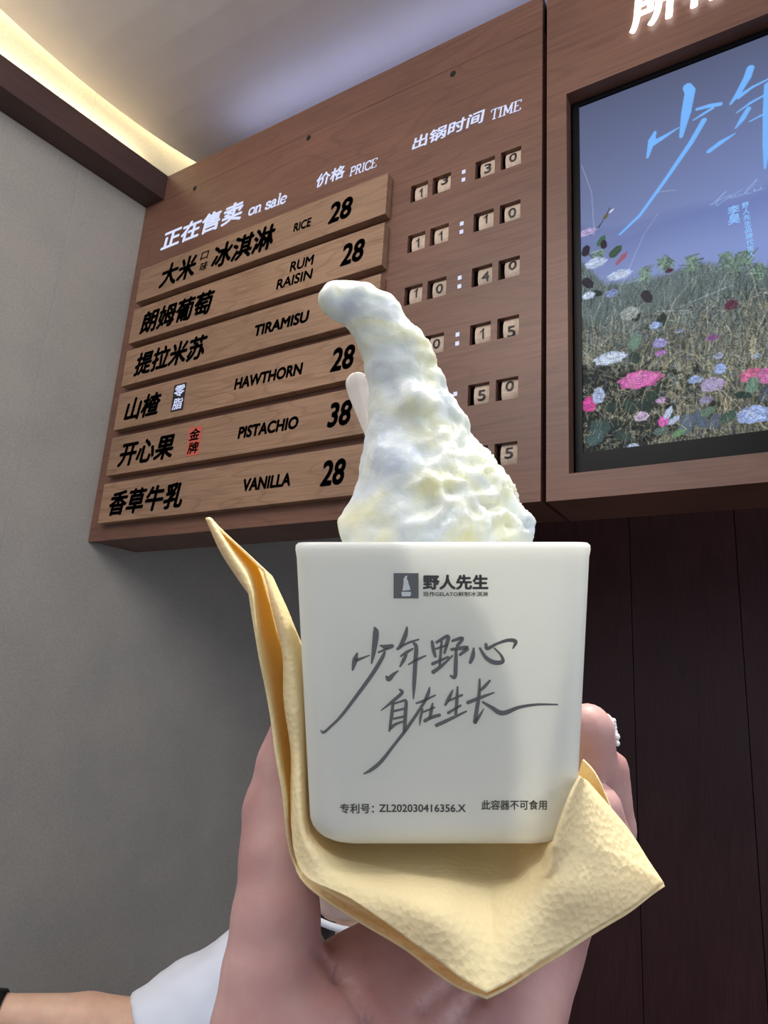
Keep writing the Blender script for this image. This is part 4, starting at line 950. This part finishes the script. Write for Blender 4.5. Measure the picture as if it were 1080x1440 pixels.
def f_trou(P):
    d = sdf_seg(P, pel-HX*.05, pel+HX*.05, .122, .122)
    for i, s_ in enumerate((-1, 1)):
        d = smin(d, sdf_seg(P, pel+HX*s_*.09, knee[i], .098, .07), .02); d = smin(d, sdf_seg(P, knee[i], ank[i]+HZ*.02, .07, .062), .02)
    return np.maximum(d, .075-P[..., 2])
V, Fc = nets(f_trou, lo, hi, .012); mk('trousers', V, Fc, M_jeans, person, True)
def f_hair(P):
    Q = P-hc; x = Q@hX; y = Q@hF; z = Q@hZ
    r_ = np.sqrt((x/.088)**2+((y+.018)/.102)**2+((z-.03)/.098)**2); d = (r_-1)*.088
    side = np.sqrt((x/.086)**2+((y+.035)/.07)**2+((z+.07)/.13)**2); d = smin(d, (side-1)*.07, .02)
    facecut = np.sqrt((x/.066)**2+((y-.075)/.075)**2+((z+.035)/.098)**2); return np.maximum(d, -(facecut-1)*.066)
V, Fc = nets(f_hair, hc-.24, hc+.2, .006); mk('hair', V, Fc, M_hair, person, True)
# black band on the wrist
wd = (wr-el)/np.linalg.norm(wr-el); s1 = np.cross(wd, HZ); s1 /= np.linalg.norm(s1); s2 = np.cross(s1, wd); V = []
prof_w = [(-.012,.0295),(-.013,.0310),(-.010,.0335),(.010,.0335),(.013,.0310),(.012,.0295)]
for a_, r_ in prof_w:
    for k in range(28): t = 2*math.pi*k/28; V.append(wr+wd*(a_-.004)+(s1*math.cos(t)+s2*math.sin(t))*r_)
V = np.array(V).reshape(6, 28, 3); V = np.vstack([V, V[:1]]).reshape(-1, 3)
mk('wrist_band', V, grid_faces(7, 28, True), M_watch, person, True)
# eyes, lips
for s_ in (-1, 1):
    c0 = hc+hX*s_*.029+hF*.0705+hZ*.008; vs = [c0+.0098*np.array([math.sin(a)*math.cos(b_), math.sin(a)*math.sin(b_), math.cos(a)]) for a in np.linspace(.01, 3.13, 9) for b_ in np.linspace(0, 2*math.pi, 14, endpoint=False)]
    ey = mk('eye', vs, grid_faces(9, 14, True), mat('eye_white', lin(230,228,224), .2), person, True)
    c1 = c0+hF*.0101; mk('iris', [c1]+[c1+.0046*(hX*math.cos(t)+hZ*math.sin(t)) for t in np.linspace(0, 2*math.pi, 14, endpoint=False)], [(0, i+1, (i+1) % 14+1) for i in range(14)], M_hair, ey)
# clear mouth shield with a frosted rim and a white ear loop
shield = empty('mouth_shield', tuple(hc+hF*.1-hZ*.07), 'clear plastic mouth shield with a frosted rim on the face, seen between thumb and napkin', 'mask')
V = []
for i in range(9):
    for j in range(17):
        a_ = (j/16-.5)*2.1; r_ = .088+.006*math.cos(i/8*3)-.002*i; z = -.030-.068*i/8-.018*abs(math.sin(a_))*(-1)*(i/8); V.append(hc+hX*math.sin(a_)*r_*.92+hF*(math.cos(a_)*r_*.9+.022)+hZ*z)
o = mk('visor', V, grid_faces(9, 17), M_clear, shield, True); s_ = o.modifiers.new('t', 'SOLIDIFY'); s_.thickness = .0008
V = []
for i in range(2):
    for j in range(17):
        a_ = (j/16-.5)*2.1; r_ = .075+.0005; z = -.096-.012*i+.018*abs(math.sin(a_)); V.append(hc+hX*math.sin(a_)*(r_+.004)*.98+hF*(math.cos(a_)*(r_+.002)*.96+.024)+hZ*z)
o = mk('rim', V, grid_faces(2, 17), M_frost, shield, True); s_ = o.modifiers.new('t', 'SOLIDIFY'); s_.thickness = .002
for sgn in (-1, 1):
    V, pts_ = [], [hc+hX*sgn*.072+hF*.058-hZ*.072, hc+hX*sgn*.082+hF*.02-hZ*.05, hc+hX*sgn*.082-hF*.012-hZ*.01, hc+hX*sgn*.084-hF*.02+hZ*.02]
    for p in pts_:
        for k in range(8): t = 2*math.pi*k/8; V.append(p+.002*(hX*math.cos(t)+hZ*math.sin(t)))
    mk('ear_loop', V, grid_faces(4, 8, True), M_shirt, shield, True)
